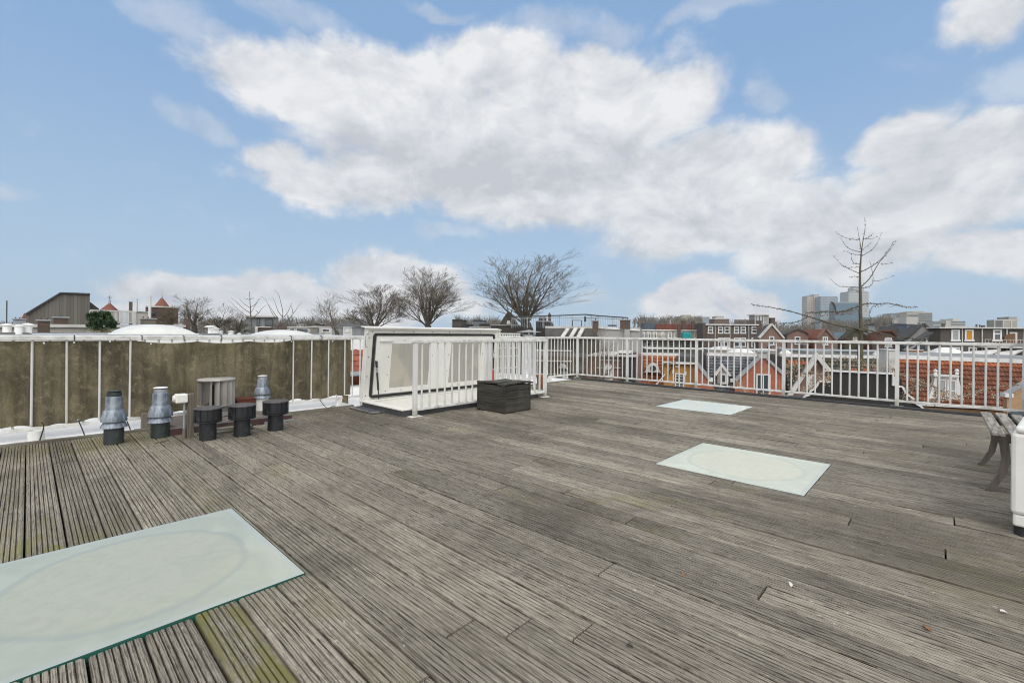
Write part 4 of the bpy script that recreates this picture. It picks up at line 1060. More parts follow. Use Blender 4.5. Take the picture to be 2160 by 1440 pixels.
q=MB(); fr.wprism(q,[(1321,812),(1329,812),(1348,746),(1339,738)],.9,.35); q.build('party_wall',COPE,t)
q=MB(); fr.wprism(q,[(1329.2,812),(1331,812),(1350,746),(1348.2,745)],.86,.3); q.build('verge_trim',WHT,t)
q=MB(); fr.blk(q,1339.5,1348.5,735.5,.9,.8,yb=745); fr.blk(q,1341.5,1346.5,733,1.0,.5,yb=735.6); q.build('end_block',WHT2,t)
# --- ochre house with french window
fr=SFr(1434,.965); t=fr.thing('row_house','ochre yellow house front with white french window under a bracketed cornice','house',STREET)
q=MB(); fr.blk(q,1400,1466,768,0,7.0); q.build('facade',B_OCHRE,t)
q=MB(); fr.blk(q,1397,1470,763.6,-.28,.27,yb=767.5); q.build('cornice',WHT,t)
q=MB(); fr.wprism(q,[(1396,764.5),(1426,762.2),(1426,763.5),(1397,766)],-.35,.07); q.build('cornice_flashing',COPE,t)
q=MB(); fr.blk(q,1426,1470,752,.6,5.5,yb=763.8); q.build('roof',ROOFD,t)
q=MB()
for x in (1404,1413,1422,1431,1442,1452,1461): fr.blk(q,x,x+2.6,767.7,-.20,.18,yb=771)
q.build('brackets',M('ochre_timber',(.30,.14,.04),rough=.8),t)
win(fr,t,1423.5,1443.5,787,819,0,2,5,fw=.09,split=.7,name='french_window')
for x0,x1,y0,y1 in ((1418,1422,781,788),(1444.5,1448,784,791)):
    q=MB(); fr.blk(q,x0,x1,y0,-.12,.115,yb=y1); q.build('shutter_stop',WHT,t)
q=MB(); fr.wprism(q,[(1379,814),(1384,814),(1403.5,790),(1401.5,789)],-.25,.2); q.build('verge_trim',WHT,t)
q=MB(); q.tube([fr.p(1411,790,-.1),fr.p(1412,782,-.1),fr.p(1417,776,-.1),fr.p(1418,769,-.1)],.045,6); q.build('downpipe',ROOFD,t)
q=MB(); fr.blk(q,1424,1433,771.5,-.09,.085,yb=774.5); q.build('lintel',WHT,t)
# --- half gable in red brick with grey coping
fr=SFr(1485,.945); t=fr.thing('row_house','narrow red brick gable half hidden by a railing post, sloping grey coping','house',STREET)
q=MB(); fr.wprism(q,[(1467,835),(1513,835),(1497,803),(1473,771),(1467,766)],0,5.0); q.build('facade',B_RED,t)
q=MB(); fr.wprism(q,[(1466,760),(1466,766),(1497,805),(1502,800),(1474,765)],-.12,.30); q.build('coping',COPE,t)
q=MB(); fr.blk(q,1466,1500,835,.02,4.5); q.build('lower_wall',B_RED,t)
q=MB(); fr.blk(q,1496,1503.5,799,-.16,.4,yb=805); q.build('coping_end',WHT,t)
# --- B slate roof with white gabled dormer
fr=SFr(1545); t=fr.thing('row_house','slate tiled house with a small white gabled dormer','house',STREET)
A,B,C,D=mansard(fr,t,1490,1602,751,754,843,848,1.6,15,15,0,None,[TILE_S],seed=3)
fascia(fr,t,1492,1602,744.3,747.5,750,753,1.55)
sub=Fr.__new__(Fr); sub.__dict__.update(fr.__dict__)
bo=.45
q=MB(); fr.wprism(q,[(1513.5,809),(1537,809),(1537,789),(1523,771),(1513.5,788)],bo,1.2); do=q.build('dormer',WHT2,t)
q=MB(); fr.wprism(q,[(1506,790),(1511,793),(1523,774.5),(1538.5,793.5),(1543.5,792),(1524,766.5)],bo-.16,.5); q.build('bargeboard',WHT,do)
q=MB(); q2=[fr.p(1523,767,bo+.3),fr.p(1507,790,bo+.3),fr.p(1542.5,792,bo+.3)]
q.add([q2[0]+Vector((0,.05,0)),q2[0]+Vector((0,1.4,0)),q2[1]+Vector((0,1.4,0)),q2[1]+Vector((0,.05,0)),q2[2]+Vector((0,.05,0)),q2[2]+Vector((0,1.4,0))],[(0,1,2,3),(0,4,5,1)]); q.build('dormer_roof',COPE,do)
win(fr,do,1519.5,1533,787.5,808,bo-.02,1,1,fw=.11)
q=MB(); fr.blk(q,1541,1553,800,-.1,.5,yb=806); fr.blk(q,1497,1504,797.5,-.1,.5,yb=803.5); q.build('gutter_end',WHT,t)
# --- C red brick gable
fr=SFr(1610,.955); t=fr.thing('row_house','bright red brick gable with white cap block and dark paired window','house',STREET)
q=MB(); fr.wprism(q,[(1550,845),(1656,848),(1656,792),(1648.5,784),(1621,757),(1617,754.5),(1601,754.5),(1553,801),(1550,803)],0,.45); q.build('facade',B_REDP,t)
q=MB(); fr.wprism(q,[(1549.5,800.5),(1553.5,805),(1604,757),(1600,751.5)],-.14,.55); fr.wprism(q,[(1618,753),(1615.5,757),(1651,791.5),(1654.5,787.5),(1654.5,785)],-.14,.55); q.build('coping',COPE,t)
q=MB(); fr.blk(q,1600,1617.5,743.6,-.10,.6,yb=755.5); q.build('cap_block',WHT2,t)
q=MB(); fr.blk(q,1597.5,1625,740.2,-.2,.9,yb=743.5); q.build('cap_slab',COPE,t)
q=MB(); fr.blk(q,1551,1655,848,.46,5.0); q.build('rear_wall',B_RED,t)
q=MB(); a=fr.p(1609,752,.46); b1=fr.p(1551,804,.46); b2=fr.p(1654,790,.46)
q.add([a,a+Vector((0,5,0)),b1+Vector((0,5,0)),b1,b2,b2+Vector((0,5,0)),Vector((b1.x,.46,GZ)),Vector((b2.x,.46,GZ)),Vector((b1.x,5.46,GZ)),Vector((b2.x,5.46,GZ))],[(0,1,2,3),(0,4,5,1),(3,2,8,6),(4,7,9,5),(1,5,9,8,2)]); q.build('roof',TILE_S,t)
win(fr,t,1595,1625,788.5,842,0,2,1,fw=.075)
# --- D mossy roof with big white bargeboards
fr=SFr(1730); t=fr.thing('row_house','mossy tiled house with a big white bargeboard gable overgrown by twigs','house',STREET)
A,B,C,D=mansard(fr,t,1656,1880,753,757,850,868,1.5,27,11,0,None,[TILE_M,TILE_T,TILE_O],seed=4,keep=lambda a,b: True)
fascia(fr,t,1656,1880,746.5,750.5,752.5,757,1.45)
q=MB(); fr.blk(q,1700,1760,741,2.2,3,yb=749); q.build('gutter_wall',GREYZ,t)
q=MB()
Pm=lambda a,b:(Vector(A)*(1-a)+Vector(B)*a)*(1-b)+(Vector(D)*(1-a)+Vector(C)*a)*b
tiles(q,Pm(.62,.70)+Vector((0,-.05,.02)),Pm(.80,.70)+Vector((0,-.05,.02)),Pm(.80,.78)+Vector((0,-.05,.02)),Pm(.62,.78)+Vector((0,-.05,.02)),6,1,0,None,random.Random(9)); tiles(q,Pm(.02,.82)+Vector((0,-.05,.02)),Pm(.26,.82)+Vector((0,-.05,.02)),Pm(.26,.92)+Vector((0,-.05,.02)),Pm(.02,.92)+Vector((0,-.05,.02)),7,1,0,None,random.Random(10)); q.build('fresh_tiles',TILE_T,t)
off=-.9
q=MB(); fr.wprism(q,[(1664,845),(1748,845),(1748,785),(1723,755),(1690,800)],off,1.5); q.build('gable_wall',B_PINK,t)
q=MB(); fr.wprism(q,[(1657,838),(1667,842),(1700,791),(1695,786)],off-.35,.35); fr.wprism(q,[(1696,785),(1703,789.5),(1724.5,757.5),(1722.5,742)],off-.42,.42); fr.wprism(q,[(1722.7,742),(1724.7,757.5),(1744,782),(1754.5,780)],off-.35,.35); q.build('bargeboard',WHT2,t)
win(fr,t,1704,1721,789,823,off,1,2,fw=.2)
# --- E black tarred bell gable
fr=SFr(1820,.52); t=fr.thing('bell_gable','black tarred rear of a bell gable with white stone edging','gable wall','houses across the yard'); tag(t,kind='thing')
W_=[(1692,842),(1692,870),(1960,905),(1953,867),(1941,857),(1929,851),(1927,842),(1917,835),(1909,828),(1903,816),(1891,814.5),(1891,789),(1740,783),(1748,785),(1748,806),(1727,804),(1726,808),(1719,818),(1709,825),(1708,832),(1698,835)]
W_=[(1692,842),(1692,905),(1962,905),(1953,867),(1941,857),(1929,851),(1927,842),(1917,835),(1909,828),(1903,816),(1891,814.5),(1891,789),(1748,782.5),(1748,806),(1727,804),(1726,808),(1719,818),(1709,825),(1708,832),(1698,835)]
q=MB(); fr.wprism(q,W_,0,.35); q.build('wall',TAR,t)
q=MB(); fr.blk(q,1692,1960,870,.36,4.0); q.build('lower_wall',TAR,t)
q=MB()
edge=[[(1740,781),(1895,788.5)],[(1891.5,814),(1903,815.5),(1909,827.5),(1917,834.5),(1927.5,841.5)],[(1928,849),(1941,856),(1953,868)],[(1727,803.5),(1751,805)],[(1727,803.5),(1726,808),(1719,818),(1709,825),(1708,832),(1698,835),(1692,843)]]
for e in edge:
    for a,b in zip(e,e[1:]): q.beam(fr.p(*a,-.03),fr.p(*b,-.03),.10,.055,up=(0,0,1))
q.build('edging',WHT,t)
q=MB(); fr.blk(q,1882.5,1891,790.5,-.08,.07,yb=813.5); q.build('corner_block',WHT,t)
# --- white party wall
fr=SFr(1884,.93); t=fr.thing('party_wall','white plastered chimney wall between mossy roof and orange roof','party wall'); tag(t,kind='thing')
q=MB(); fr.blk(q,1875.5,1892,739,0,1.6,yb=815); q.build('wall_body',WHT2,t)
q=MB(); fr.blk(q,1874.5,1893,736.5,-.06,1.75,yb=738.9); q.build('coping',WHT,t)
# --- F orange roof with white dormer
fr=SFr(2010); t=fr.thing('row_house','orange tiled house with white scrolled dormer and sand brick wall, far right','house',STREET)
A,B,C,D=mansard(fr,t,1890,2250,757,770,852,872,1.5,44,10,0,1,[TILE_O,TILE_T],seed=6)
fascia(fr,t,1890,2250,748.5,761,756.5,769.5,1.46)
q=MB(); a=fr.p(1890,741,3.2); b=fr.p(2250,752,3.2); c=fr.p(2250,761,1.72); d=fr.p(1890,748.4,1.72); q.add([d,c,b,a],[(0,1,2,3)]); q.build('roof_apron',GREYZ,t)
q=MB(); a=fr.p(1890,853,-.02); b=fr.p(2250,874,-.02); q.box(a.x,b.x,-.06,6,GZ,b.z-.02); q.build('facade',B_SAND,t)
q=MB(); q.beam(fr.p(1915,850.5,-.25),fr.p(2250,868.5,-.25),.22,.16); q.build('gutter',WHT,t)
bo=.25
q=MB(); fr.blk(q,1973,2018,792,bo,1.6,yb=842); do=q.build('dormer',WHT,t)
vl=[(1958.5,841),(1962,829),(1968,815),(1971,803),(1972,791),(1976,791),(1976,842)]
vr=[(2033.5,845),(2031,833),(2027,819),(2024,806),(2022,795),(2017.5,794),(2017.5,843)]
q=MB(); fr.wprism(q,vl,bo-.10,.35); fr.wprism(q,vr[::-1],bo-.10,.35); q.build('scroll',WHT,do)
q=MB(); fr.blk(q,1970,2023,790.5,bo-.2,.5,yb=794.5); fr.blk(q,1972,2020,794.7,bo-.12,.3,yb=797); q.build('cornice',WHT,do)
for x in (1970,2015.5):
    q=MB(); c=fr.p(x+3,790,bo); q.lathe([(.09,0),(.09,.1),(.06,.13),(.11,.22),(.09,.31),(0,.35)],10,(c.x,bo,c.z)); q.build('finial',WHT,do)
q=MB(); fr.blk(q,1961,1971,789,.9,.3,yb=810); fr.blk(q,2023,2032,793,.9,.3,yb=838); q.build('cheek',COPE,do)
win(fr,do,1977,1995,800,839,bo-.02,1,2,fw=.07,pane=PANEL,split=.42); win(fr,do,1997,2016,801,840,bo-.02,1,2,fw=.07,pane=PANEL,split=.42)
fr=SFr(2140,.93); t=fr.thing('row_house','sand brick gable with sloping grey coping, cut off at the right edge','house',STREET)
q=MB(); fr.wprism(q,[(2124,905),(2230,905),(2230,770),(2124,834)],0,.35); q.build('facade',B_SAND,t)
q=MB(); fr.wprism(q,[(2122,831),(2124,836),(2232,770),(2230,764)],-.12,.4); q.build('coping',COPE,t)
q=MB(); fr.blk(q,2121,2138,829.5,-.14,.5,yb=838); q.build('kneeler',WHT,t)
q=MB(); fr.blk(q,2124,2230,905,.01,.33); q.build('lower_wall',B_SAND,t)
# roof things on the street houses
for lab,x0,x1,yt,yb,k in (('pair of low dome rooflights joined, above the slate roof',1535,1594,735.5,744,1.12),('white dome rooflight left of the white party wall',1845,1876,738.5,748.5,1.12),('broad white dome rooflight in front of the grey gable house',1971,2042,732.5,746.5,1.15),('small white dome rooflight at the foot of the bargeboard house roof',1645,1672,738,746,1.12)):
    dome(lab,x0,x1,yt,yb,SFr((x0+x1)/2,k).o.y,TH)
for lab,x0,x1,yt,yb in (('tilted open roof window panel right of the broad white dome',2043,2108,735.5,748),('tilted open roof window panel at the right edge beside the parasol',2109,2155,736.5,750)):
    fr=SFr((x0+x1)/2,1.12); t=fr.thing('roof_window',lab,'roof window','tilted roof windows')
    a=fr.p(x0,yb,0); b=fr.p(x1,yb,0); c=fr.p(x1-16,yt,1.2); 
    q=MB(); q.add([a,(b.x-.5,.0,a.z+.05),(c.x+.5,1.3,c.z),(a.x+.1,1.3,c.z-.25),a-Vector((0,0,.09)),Vector((b.x-.5,0,a.z-.04)),Vector((c.x+.5,1.3,c.z-.09)),Vector((a.x+.1,1.3,c.z-.34))],[(0,1,2,3),(7,6,5,4),(0,4,5,1),(1,5,6,2),(2,6,7,3),(3,7,4,0)]); q.build('sash',WHT2,t)
    q=MB(); q.box(a.x-.05,b.x-.2,.2,1.5,a.z-.5,a.z-.12); q.build('curb',ROOFD,t)
    q=MB(); q.beam((b.x-.7,.15,a.z-.1),(c.x+.45,1.2,c.z-.1),.04,.04); q.build('stay',MAT['zinc'],t)
fr=SFr(1930,1.14); t=fr.thing('roof_box','orange brown low box on flat roof under glass lean-to','roof box'); q=MB(); fr.blk(q,1917,1947,739,0,.8,yb=745.5); q.build('box_body',M('orange_board',(.40,.18,.05),rough=.8),t); q=MB(); fr.blk(q,1915,1949,737.6,-.05,.9,yb=738.9); q.build('box_lid',WHT2,t)

# ================================================================ second row: brown houses and gables
ROW='houses of the second row'
fr=Fr(1545,78,-10); t=fr.thing('terrace_block','long brown brick block with a white roofline and pairs of white windows','apartment block',ROW)
q=MB(); fr.blk(q,1489,1600,685.8,0,9); q.build('facade',B_BROWN,t)
q=MB(); fr.blk(q,1487,1601,683.4,-.3,9.4,yb=685.7); q.build('roofline',WHT,t)
q=MB(); fr.blk(q,1483,1488.8,681,-.3,7); q.build('end_wall',B_DARK,t)
for x0,x1 in ((1493,1504),(1514.6,1525),(1528,1538.6),(1548,1558),(1562,1573),(1585,1597)):
    win(fr,t,x0,x1,688,703,0,1,2,fw=.13)
for x0,x1 in ((1514,1526),(1527,1539),(1548,1560),(1561,1573),(1585,1597)):
    win(fr,t,x0,x1,712,731,0,1,2,fw=.14)
for x in (1508.5,1540,1579):
    q=MB(); q.tube([fr.p(x,686,-.12),fr.p(x,735,-.12)],.06 if x<1570 else .12,6); q.build('downpipe',WHT2 if x<1570 else MAT['zinc'],t)
q=MB(); fr.blk(q,1507.6,1538,672.6,3,4,yb=683.4); q.build('roof_house',B_BROWN,t); q=MB(); fr.blk(q,1507,1538.8,671,2.9,4.2,yb=672.5); q.build('roof_house_cap',WHT2,t)
q=MB(); fr.blk(q,1511,1527,666.5,5,3,yb=671); q.build('roof_house',GREYR,t)
fr2=Fr(1570,80,-10); t=fr2.thing('roof_terrace_screen','slatted brown roof terrace screen between brick box and glass lookout','terrace screen')
q=MB()
for i in range(30): x=1549+i*1.42; fr2.blk(q,x,x+1.0,674.5,0,.06,yb=683)
fr2.blk(q,1549,1592,674.2,-.05,.05,yb=675.4); fr2.blk(q,1549,1592,679,-.05,.05,yb=680); q.build('slats',B_BROWN if False else M('brown_slats',(.12,.09,.07),rough=.9),t)
q=MB(); fr2.blk(q,1549,1592,683,.1,3,yb=686); q.build('base',ROOFD,t)
fr2=Fr(1607,79,-10); t=fr2.thing('roof_lookout','grey rooftop glass lookout with white posts above the brown block','roof structure')
q=MB(); a,b,z0,z1=fr2.blk(q,1592,1622,664.5,.5,3,yb=684); q.build('body',GREYR,t)
q=MB(); fr2.blk(q,1590.5,1623,662.3,.2,3.6,yb=664.4); q.build('roof',WHT2,t)
for x0,x1 in ((1594,1598),(1599.5,1604),(1606,1610)): win(fr2,t,x0,x1,665.5,682,.5,1,1,fw=.06)
t=thing('water_tank','round brown brick tank on the roof right of the glass lookout','tank',far(1628,684,80)); q=MB(); q.lathe([(.5,-1.2),(.5,1.0),(.54,1.0),(.54,1.15),(0,1.16)],20); q.build('tank_body',B_BROWN,t)
chimney('broad brown chimney at the right end of the long brown block',1597,1606.5,676,720,77,-10,0,cap=False,group='second row chimneys')
def gable(label,x0,x1,xa,ya,ys0,ys1,yb,Y,deg,mat,roofmat,wins,rdep=3.2,cop=True,group=ROW,archpts=None,pane=None,coping=COPE):
    fr=Fr((x0+x1)/2,Y,deg); t=fr.thing('gable_house',label,'house',group)
    pts=archpts or [(x0,ys0),(xa,ya),(x1,ys1)]
    q=MB(); a=fr.p(x0,yb,0); b=fr.p(x1,yb,0)
    poly=[fr.p(x,y,0) for x,y in pts]
    q.prism([(a.x,GZ),(b.x,GZ)]+[(k.x,k.z) for k in poly[::-1]],0,.4); q.build('facade',mat,t)
    q=MB(); n=len(poly)
    vs=[k+Vector((0,.41,-.05)) for k in poly]+[k+Vector((0,rdep,-.05)) for k in poly]
    fs=[(i,i+1,n+i+1,n+i) for i in range(n-1)]
    vs+= [Vector((a.x,.41,GZ)),Vector((b.x,.41,GZ)),Vector((a.x,rdep,GZ)),Vector((b.x,rdep,GZ))]
    fs+= [(0,n,2*n+2,2*n),(n-1,2*n+1,2*n+3,2*n-1),(2*n+2,)+tuple(range(n,2*n))+(2*n+3,)]
    q.add(vs,fs); q.build('roof',roofmat,t)
    if cop:
        q=MB()
        for i in range(n-1): q.beam(poly[i]+Vector((0,.1,.06)),poly[i+1]+Vector((0,.1,.06)),.7,.22)
        q.build('coping',coping,t)
    for w_ in wins: win(fr,t,*w_[:4],0,w_[4] if len(w_)>4 else 1,2,fw=.13,pane=pane)
    return fr,t
gable('brown brick gable house with pointed white-edged roof right of the long block',1601,1654,1627.5,684,713.5,715,760,66,-14,B_PINK,ROOFD,[(1622,1633,709,727)],coping=WHT2)
gable('brown house with arched gable top and one white window',1661,1705,1682,694,702,703,760,68,-14,B_PINK,ROOFD,[(1676,1688,709.7,726)],archpts=[(1661,705),(1664,702),(1672,697.5),(1682,694.5),(1692,697),(1702,702),(1705,706)],coping=B_DARK)
gable('brick gable house with an orange tiled side roof',1724,1765,1741,693,714,720,760,64,-20,B_PINK,TILE_T,[(1735,1746,710,727.5,2)],rdep=16,coping=B_PINK)
gable('dark mossy gabled house behind the trunk of the tall thin tree',1782,1832,1806,692,715,716,760,66,-20,M('mossy_wall',(.12,.105,.075),(.08,.075,.05),rough=.95,scale=.6,fine=.15),TILE_M,[(1799,1808,711,718)],coping=TILE_M)
gable('dark brown mansard house with two small white windows left of grey gable',1843,1895,1868,698,712,718,760,62,-20,M('dull_brown_wall',(.15,.095,.07),(.10,.07,.055),rough=.95,scale=.5,fine=.15),TILE_R,[(1866,1881,711.5,718),(1866,1881,726,732)],archpts=[(1840,722),(1850,701),(1862,698.5),(1880,699),(1890,708),(1896,720)],coping=TILE_R)
fr,t=gable('tall grey rendered gable house with square chimney top',1911,1986,1947,683,716,719,770,56,-20,GREYR,ROOFD,[],coping=ROOFD)
q=MB(); fr.blk(q,1942,1952.5,679.5,-.05,.8,yb=688); q.build('chimney',GREYR,t)
fr=Fr(1940,50,-20); t=fr.thing('glass_leanto','raised white framed glass lean-to in front of the grey gable','lean-to')
q=MB()
for a_,b_ in (((1914,731),(1961,703)),((1918,735),(1952,711)),((1952,711),(1962,742)),((1914,731),(1915,742)),((1938,716),(1938,742)),((1914,742),(1968,742)),((1950,708),(1956,708))): q.beam(fr.p(*a_),fr.p(*b_),.10,.12)
q.build('frame',WHT,t)
q=MB(); q.beam(fr.p(1911,731.5,-.2),fr.p(1960,701,-.2),1.6,.16); q.build('roof',ROOFD,t)
q=MB(); fr.wprism(q,[(1919,741),(1952,741),(1952,713)],.1,.05); q.build('pane',PANE,t)
fr=Fr(1716,70,-14); t=fr.thing('low_house','low dark roofed house with white eaves between two gables','house',ROW)
q=MB(); fr.blk(q,1703,1728,715,0,6); q.build('facade',B_DARK,t); q=MB(); fr.blk(q,1702,1729,704.5,.3,5,yb=714.5); q.build('roof',ROOFD,t); q=MB(); fr.blk(q,1702,1729,702.8,.1,5.2,yb=704.4); q.build('eaves',WHT2,t)
# brown flat block at the right
fr=Fr(2070,52,-16); t=fr.thing('flat_block','dark brown brick flat roofed block, one window with orange curtain','apartment block',ROW)
q=MB(); fr.blk(q,1984,2230,693,0,2.2); q.build('facade',B_DARK,t)
q=MB(); fr.blk(q,1982,2232,690,-.35,2.7,yb=692.9); q.build('roofline',WHT2,t)
CUR=M('orange_curtain',(.62,.28,.03),(.50,.21,.02),rough=.8,scale=3,streak=(8,1,.3))
for x0,x1,pn in ((2006,2024,PANEL),(2034.6,2053,CUR),(2094,2112.7,PANE)):
    win(fr,t,x0,x1,694.6,718.5,0,1,1 if x0<2090 else 2,fw=.16,pane=pn,split=.62)
for x in (2029.8,2071.7,2124): q=MB(); q.tube([fr.p(x,693,-.12),fr.p(x,760,-.12)],.055,6); q.build('downpipe',WHT2,t)
q=MB(); fr.blk(q,2130,2146,700.5,-.10,.095,yb=704); fr.blk(q,2142,2146,704.1,-.10,.095,yb=726); q.build('door_frame',WHT2,t)
q=MB(); fr.wprism(q,[(2118,726),(2141,726),(2141,703),(2130,704),(2119,708)],-.2,.06); q.build('awning',M('brown_reed',(.20,.11,.06),rough=.95),t)
for x0,x1 in ((2042,2060),(2006,2024)): win(fr,t,x0,x1,732,748,0,1,1,fw=.12)
q=MB()
q.beam(fr.p(2078,715.5,-1.0),fr.p(2200,717.5,-1.0),.05,.05); q.beam(fr.p(2078,730,-1.0),fr.p(2200,733,-1.0),.05,.05)
for i in range(16): q.beam(fr.p(2078+i*7.5,715.6,-1.0),fr.p(2078+i*7.5,731,-1.0),.035,.035)
q.build('balcony_rail',WHT2,t)
q=MB(); fr.blk(q,2076,2230,731.5,-1.1,1.05,yb=734.5); q.build('balcony',WHT2,t)
fr2=Fr(2125,56,-16); t=fr2.thing('roof_house','pale rooftop hut with white terrace frame on the dark flat block','roof structure')
q=MB(); fr2.blk(q,2118,2146,673.5,1,3,yb=690.5); q.build('hut',CREAM,t); q=MB(); fr2.blk(q,2128,2145,668,2,2,yb=673.4); q.build('hut',GREYR,t)
q=MB()
for a_,b_ in (((2098,675),(2150,674)),((2098,675),(2098,690)),((2116,675),(2116,690)),((2133,674),(2133,690))): q.beam(fr2.p(*a_),fr2.p(*b_),.09,.09)
q.build('frame',WHT2,t)
for x0,x1,yt,lab in ((2059,2062,683.5,'thin dark chimney pot pair left on the dark flat block'),(2066,2068.5,684.5,'thinner dark chimney pot on the dark flat block'),(2072,2078,686,'squat dark chimney on the dark flat block near the hut'),(1988,1994,682,'dark square chimney at the left end of the dark flat block')):
    chimney(lab,x0,x1,yt,691,54,-16,0,mat=ROOFD,cap=False,group='second row chimneys')
# cream row with red roof
fr=Fr(1415,84,-6); t=fr.thing('terrace_block','cream rendered terrace with white cornice and a long red roof','apartment block',ROW)
q=MB(); fr.blk(q,1351,1482,697.5,0,8); q.build('facade',CREAM,t)
q=MB(); fr.blk(q,1350,1475,695,-.35,.34,yb=697.4); q.build('cornice',WHT,t)
q=MB(); a=fr.p(1384,694.8,.2); b=fr.p(1482,694.8,.2); c=fr.p(1482,683.5,3.5); d=fr.p(1384,683.5,3.5); tiles(q,a,b,c,d,40,9,0,None,random.Random(12)); q.box(a.x,b.x,3.6,7.9,a.z-.5,d.z-.1,m=0); q.build('roof',[TILE_R],t)
q=MB(); fr.blk(q,1359,1384.5,681.5,2,4,yb=695); q.build('attic',M('blue_grey_metal',(.07,.09,.12),(.05,.065,.09),rough=.6,scale=.6),t)
for x0,x1 in ((1352.5,1360),(1364,1372),(1377,1385),(1395,1401),(1409,1417),(1421.5,1429),(1436,1440),(1465,1472)): win(fr,t,x0,x1,699,713,0,2,2,fw=.14,split=.7)
for x0,x1,y0,y1 in ((1377,1385,722,733),(1411,1421,724,734),(1437,1455,722,733),(1361,1372,722,736)): win(fr,t,x0,x1,y0,y1,0,1,2,fw=.13)
q=MB(); fr.blk(q,1350,1484,714,-2.6,2.5,yb=717); q.build('balcony',WHT2,t)
q=MB()
for i in range(26): x=1351+i*2.2; fr.blk(q,x,x+.5,707,-2.5,.05,yb=714)
fr.blk(q,1350,1410,706.6,-2.52,.09,yb=707.3); q.build('balcony_rail',ROOFD,t)
for x0,x1,yt,yb,n,lab in ((1439,1447.5,676,694,1,'dark tall chimney on the red roof of the cream terrace'),(1459.5,1466,677,694,1,'pale footed chimney on the red roof near its right end'),(1429.5,1436,684,712,1,'dark chimney breast at the middle of the cream terrace')):
    chimney(lab,x0,x1,yt,yb,82,-6,n,cap=False,group='second row chimneys')
fr=Fr(1449,70,-6); t=fr.thing('tarpaulin_box','teal tarpaulin covered box on roof terrace of the cream row','covered box'); q=MB(); a,b,z0,z1=fr.rect(1440,1459,700.5,716); q.bbox(a,b,0,1.2,z0,z1,.12); q.build('tarpaulin',M('teal_tarpaulin',(.005,.30,.29),(.01,.20,.21),rough=.55,scale=3),t)
fr=Fr(1425,52,-10); t=fr.thing('flat_roof_annex','dark flat roofed annex with white coping behind the ochre house','annex',ROW)
q=MB(); fr.blk(q,1362,1484,737,0,5); q.build('wall',M('annex_felt',(.13,.125,.11),(.09,.085,.075),rough=.9,scale=.6),t); q=MB(); fr.blk(q,1361,1485,735,-.1,5.2,yb=736.9); q.build('coping',WHT2,t)
q=MB(); q.tube([fr.p(1478,735,.2),fr.p(1482,736,.2),fr.p(1483,742,.2),fr.p(1480,747,.2)],.1,8); q.build('vent_pipe',WHT,t)
fr=Fr(1572,50,-12); t=fr.thing('flat_roof_annex','low annex with grey flat roof and white trim below the long brown block','annex',ROW)
q=MB(); fr.blk(q,1496,1660,739.5,0,6); q.build('wall',CREAM,t); q=MB(); fr.blk(q,1495,1661,737.5,-.1,6.2,yb=739.4); q.build('coping',WHT2,t)
q=MB(); fr.blk(q,1513,1540,732.5,1,2.5,yb=737.5); fr.blk(q,1500,1512,734,1,2,yb=737.5); q.build('roof_hatch',WHT,t)
for x0,x1,yt,lab in ((1622,1629,731,'small brown vent box behind the white cap block'),(1694,1706,727,'brown brick stub left of air unit'),(1640,1650,733,'pale vent box on the annex roof')):
    fr=Fr((x0+x1)/2,56,-12); t=fr.thing('vent_box',lab,'vent box'); q=MB(); a,b,z0,z1=fr.rect(x0,x1,yt,745); q.bbox(a,b,0,.8,z0,z1,.04); q.build('vent_body',WHT2 if 'pale' in lab else B_BROWN,t); q=MB(); q.box(a-.05,b+.05,-.05,.85,z1+.001,z1+.08); q.build('vent_lid',COPE,t)
fr=Fr(1691,58,-14); t=fr.thing('air_unit','white air conditioning unit below the arched gable house','air conditioner'); q=MB(); a,b,z0,z1=fr.rect(1690,1701,736,742); q.bbox(a,b,0,.5,z0,z1,.03); q.build('casing',WHT,t); q=MB(); q.lathe([(0,0),(.22,0),(.22,.02)],16); o=q.build('fan_grille',ROOFD,t); o.rotation_euler=(R(90),0,0); o.location=((a+b)/2+.1,-.01,(z0+z1)/2)
# wall to close the yard between the rows
fr=SFr(1760,1.35); t=fr.thing('flat_roof_annex','long grey flat roof strip behind the bargeboard house','annex',ROW); q=MB(); fr.blk(q,1655,1900,741.5,0,5); q.build('wall',GREYZ,t); q=MB(); fr.blk(q,1655,1900,739.6,-.1,5.2,yb=741.4); q.build('coping',COPE,t)
# ================================================================ building with the roof terrace, straight ahead
fr=Fr(1300,33,-17); t=fr.thing('terrace_building','grey rendered building with a railed roof terrace behind the corner of railing','building')
q=MB(); fr.blk(q,1259,1350,690.5,0,9.5); q.build('facade',GREYR,t)
q=MB(); a=fr.p(1259,688,0); b=fr.p(1350,694.5,0); c=fr.p(1350,698,0); d=fr.p(1259,692.5,0); q.prism([(d.x,d.z),(c.x,c.z),(b.x,b.z),(a.x,a.z)],-.12,-.005); q.build('parapet',WHT,t)
q=MB(); a=fr.p(1150,690,1.5); b=fr.p(1258,690,1.5); c=fr.p(1262,716,-.6); d=fr.p(1150,716,-.6); q.add([d,c,b,a],[(0,1,2,3)]); q.box(a.x,b.x-.02,1.6,9,GZ,a.z-.03); q.box(d.x,c.x,-.5,1.6,GZ,c.z-.05); q.build('slate_slope',M('dark_slates',(.085,.08,.07),(.055,.05,.045),rough=.8,scale=1.5,fine=.2),t)
q=MB(); fr.blk(q,1150,1258,688,1.3,.4,yb=692); q.build('gutter',WHT2,t)
q=MB()
for x0,y0,x1,y1 in ((1198,693.5,1185,713),(1215,692.5,1203,713),(1230,692,1219,713)): q.beam(fr.p(x0,y0,1.1),fr.p(x1,y1,-.9),.28,.12)
q.build('roof_batten',WHT2,t)
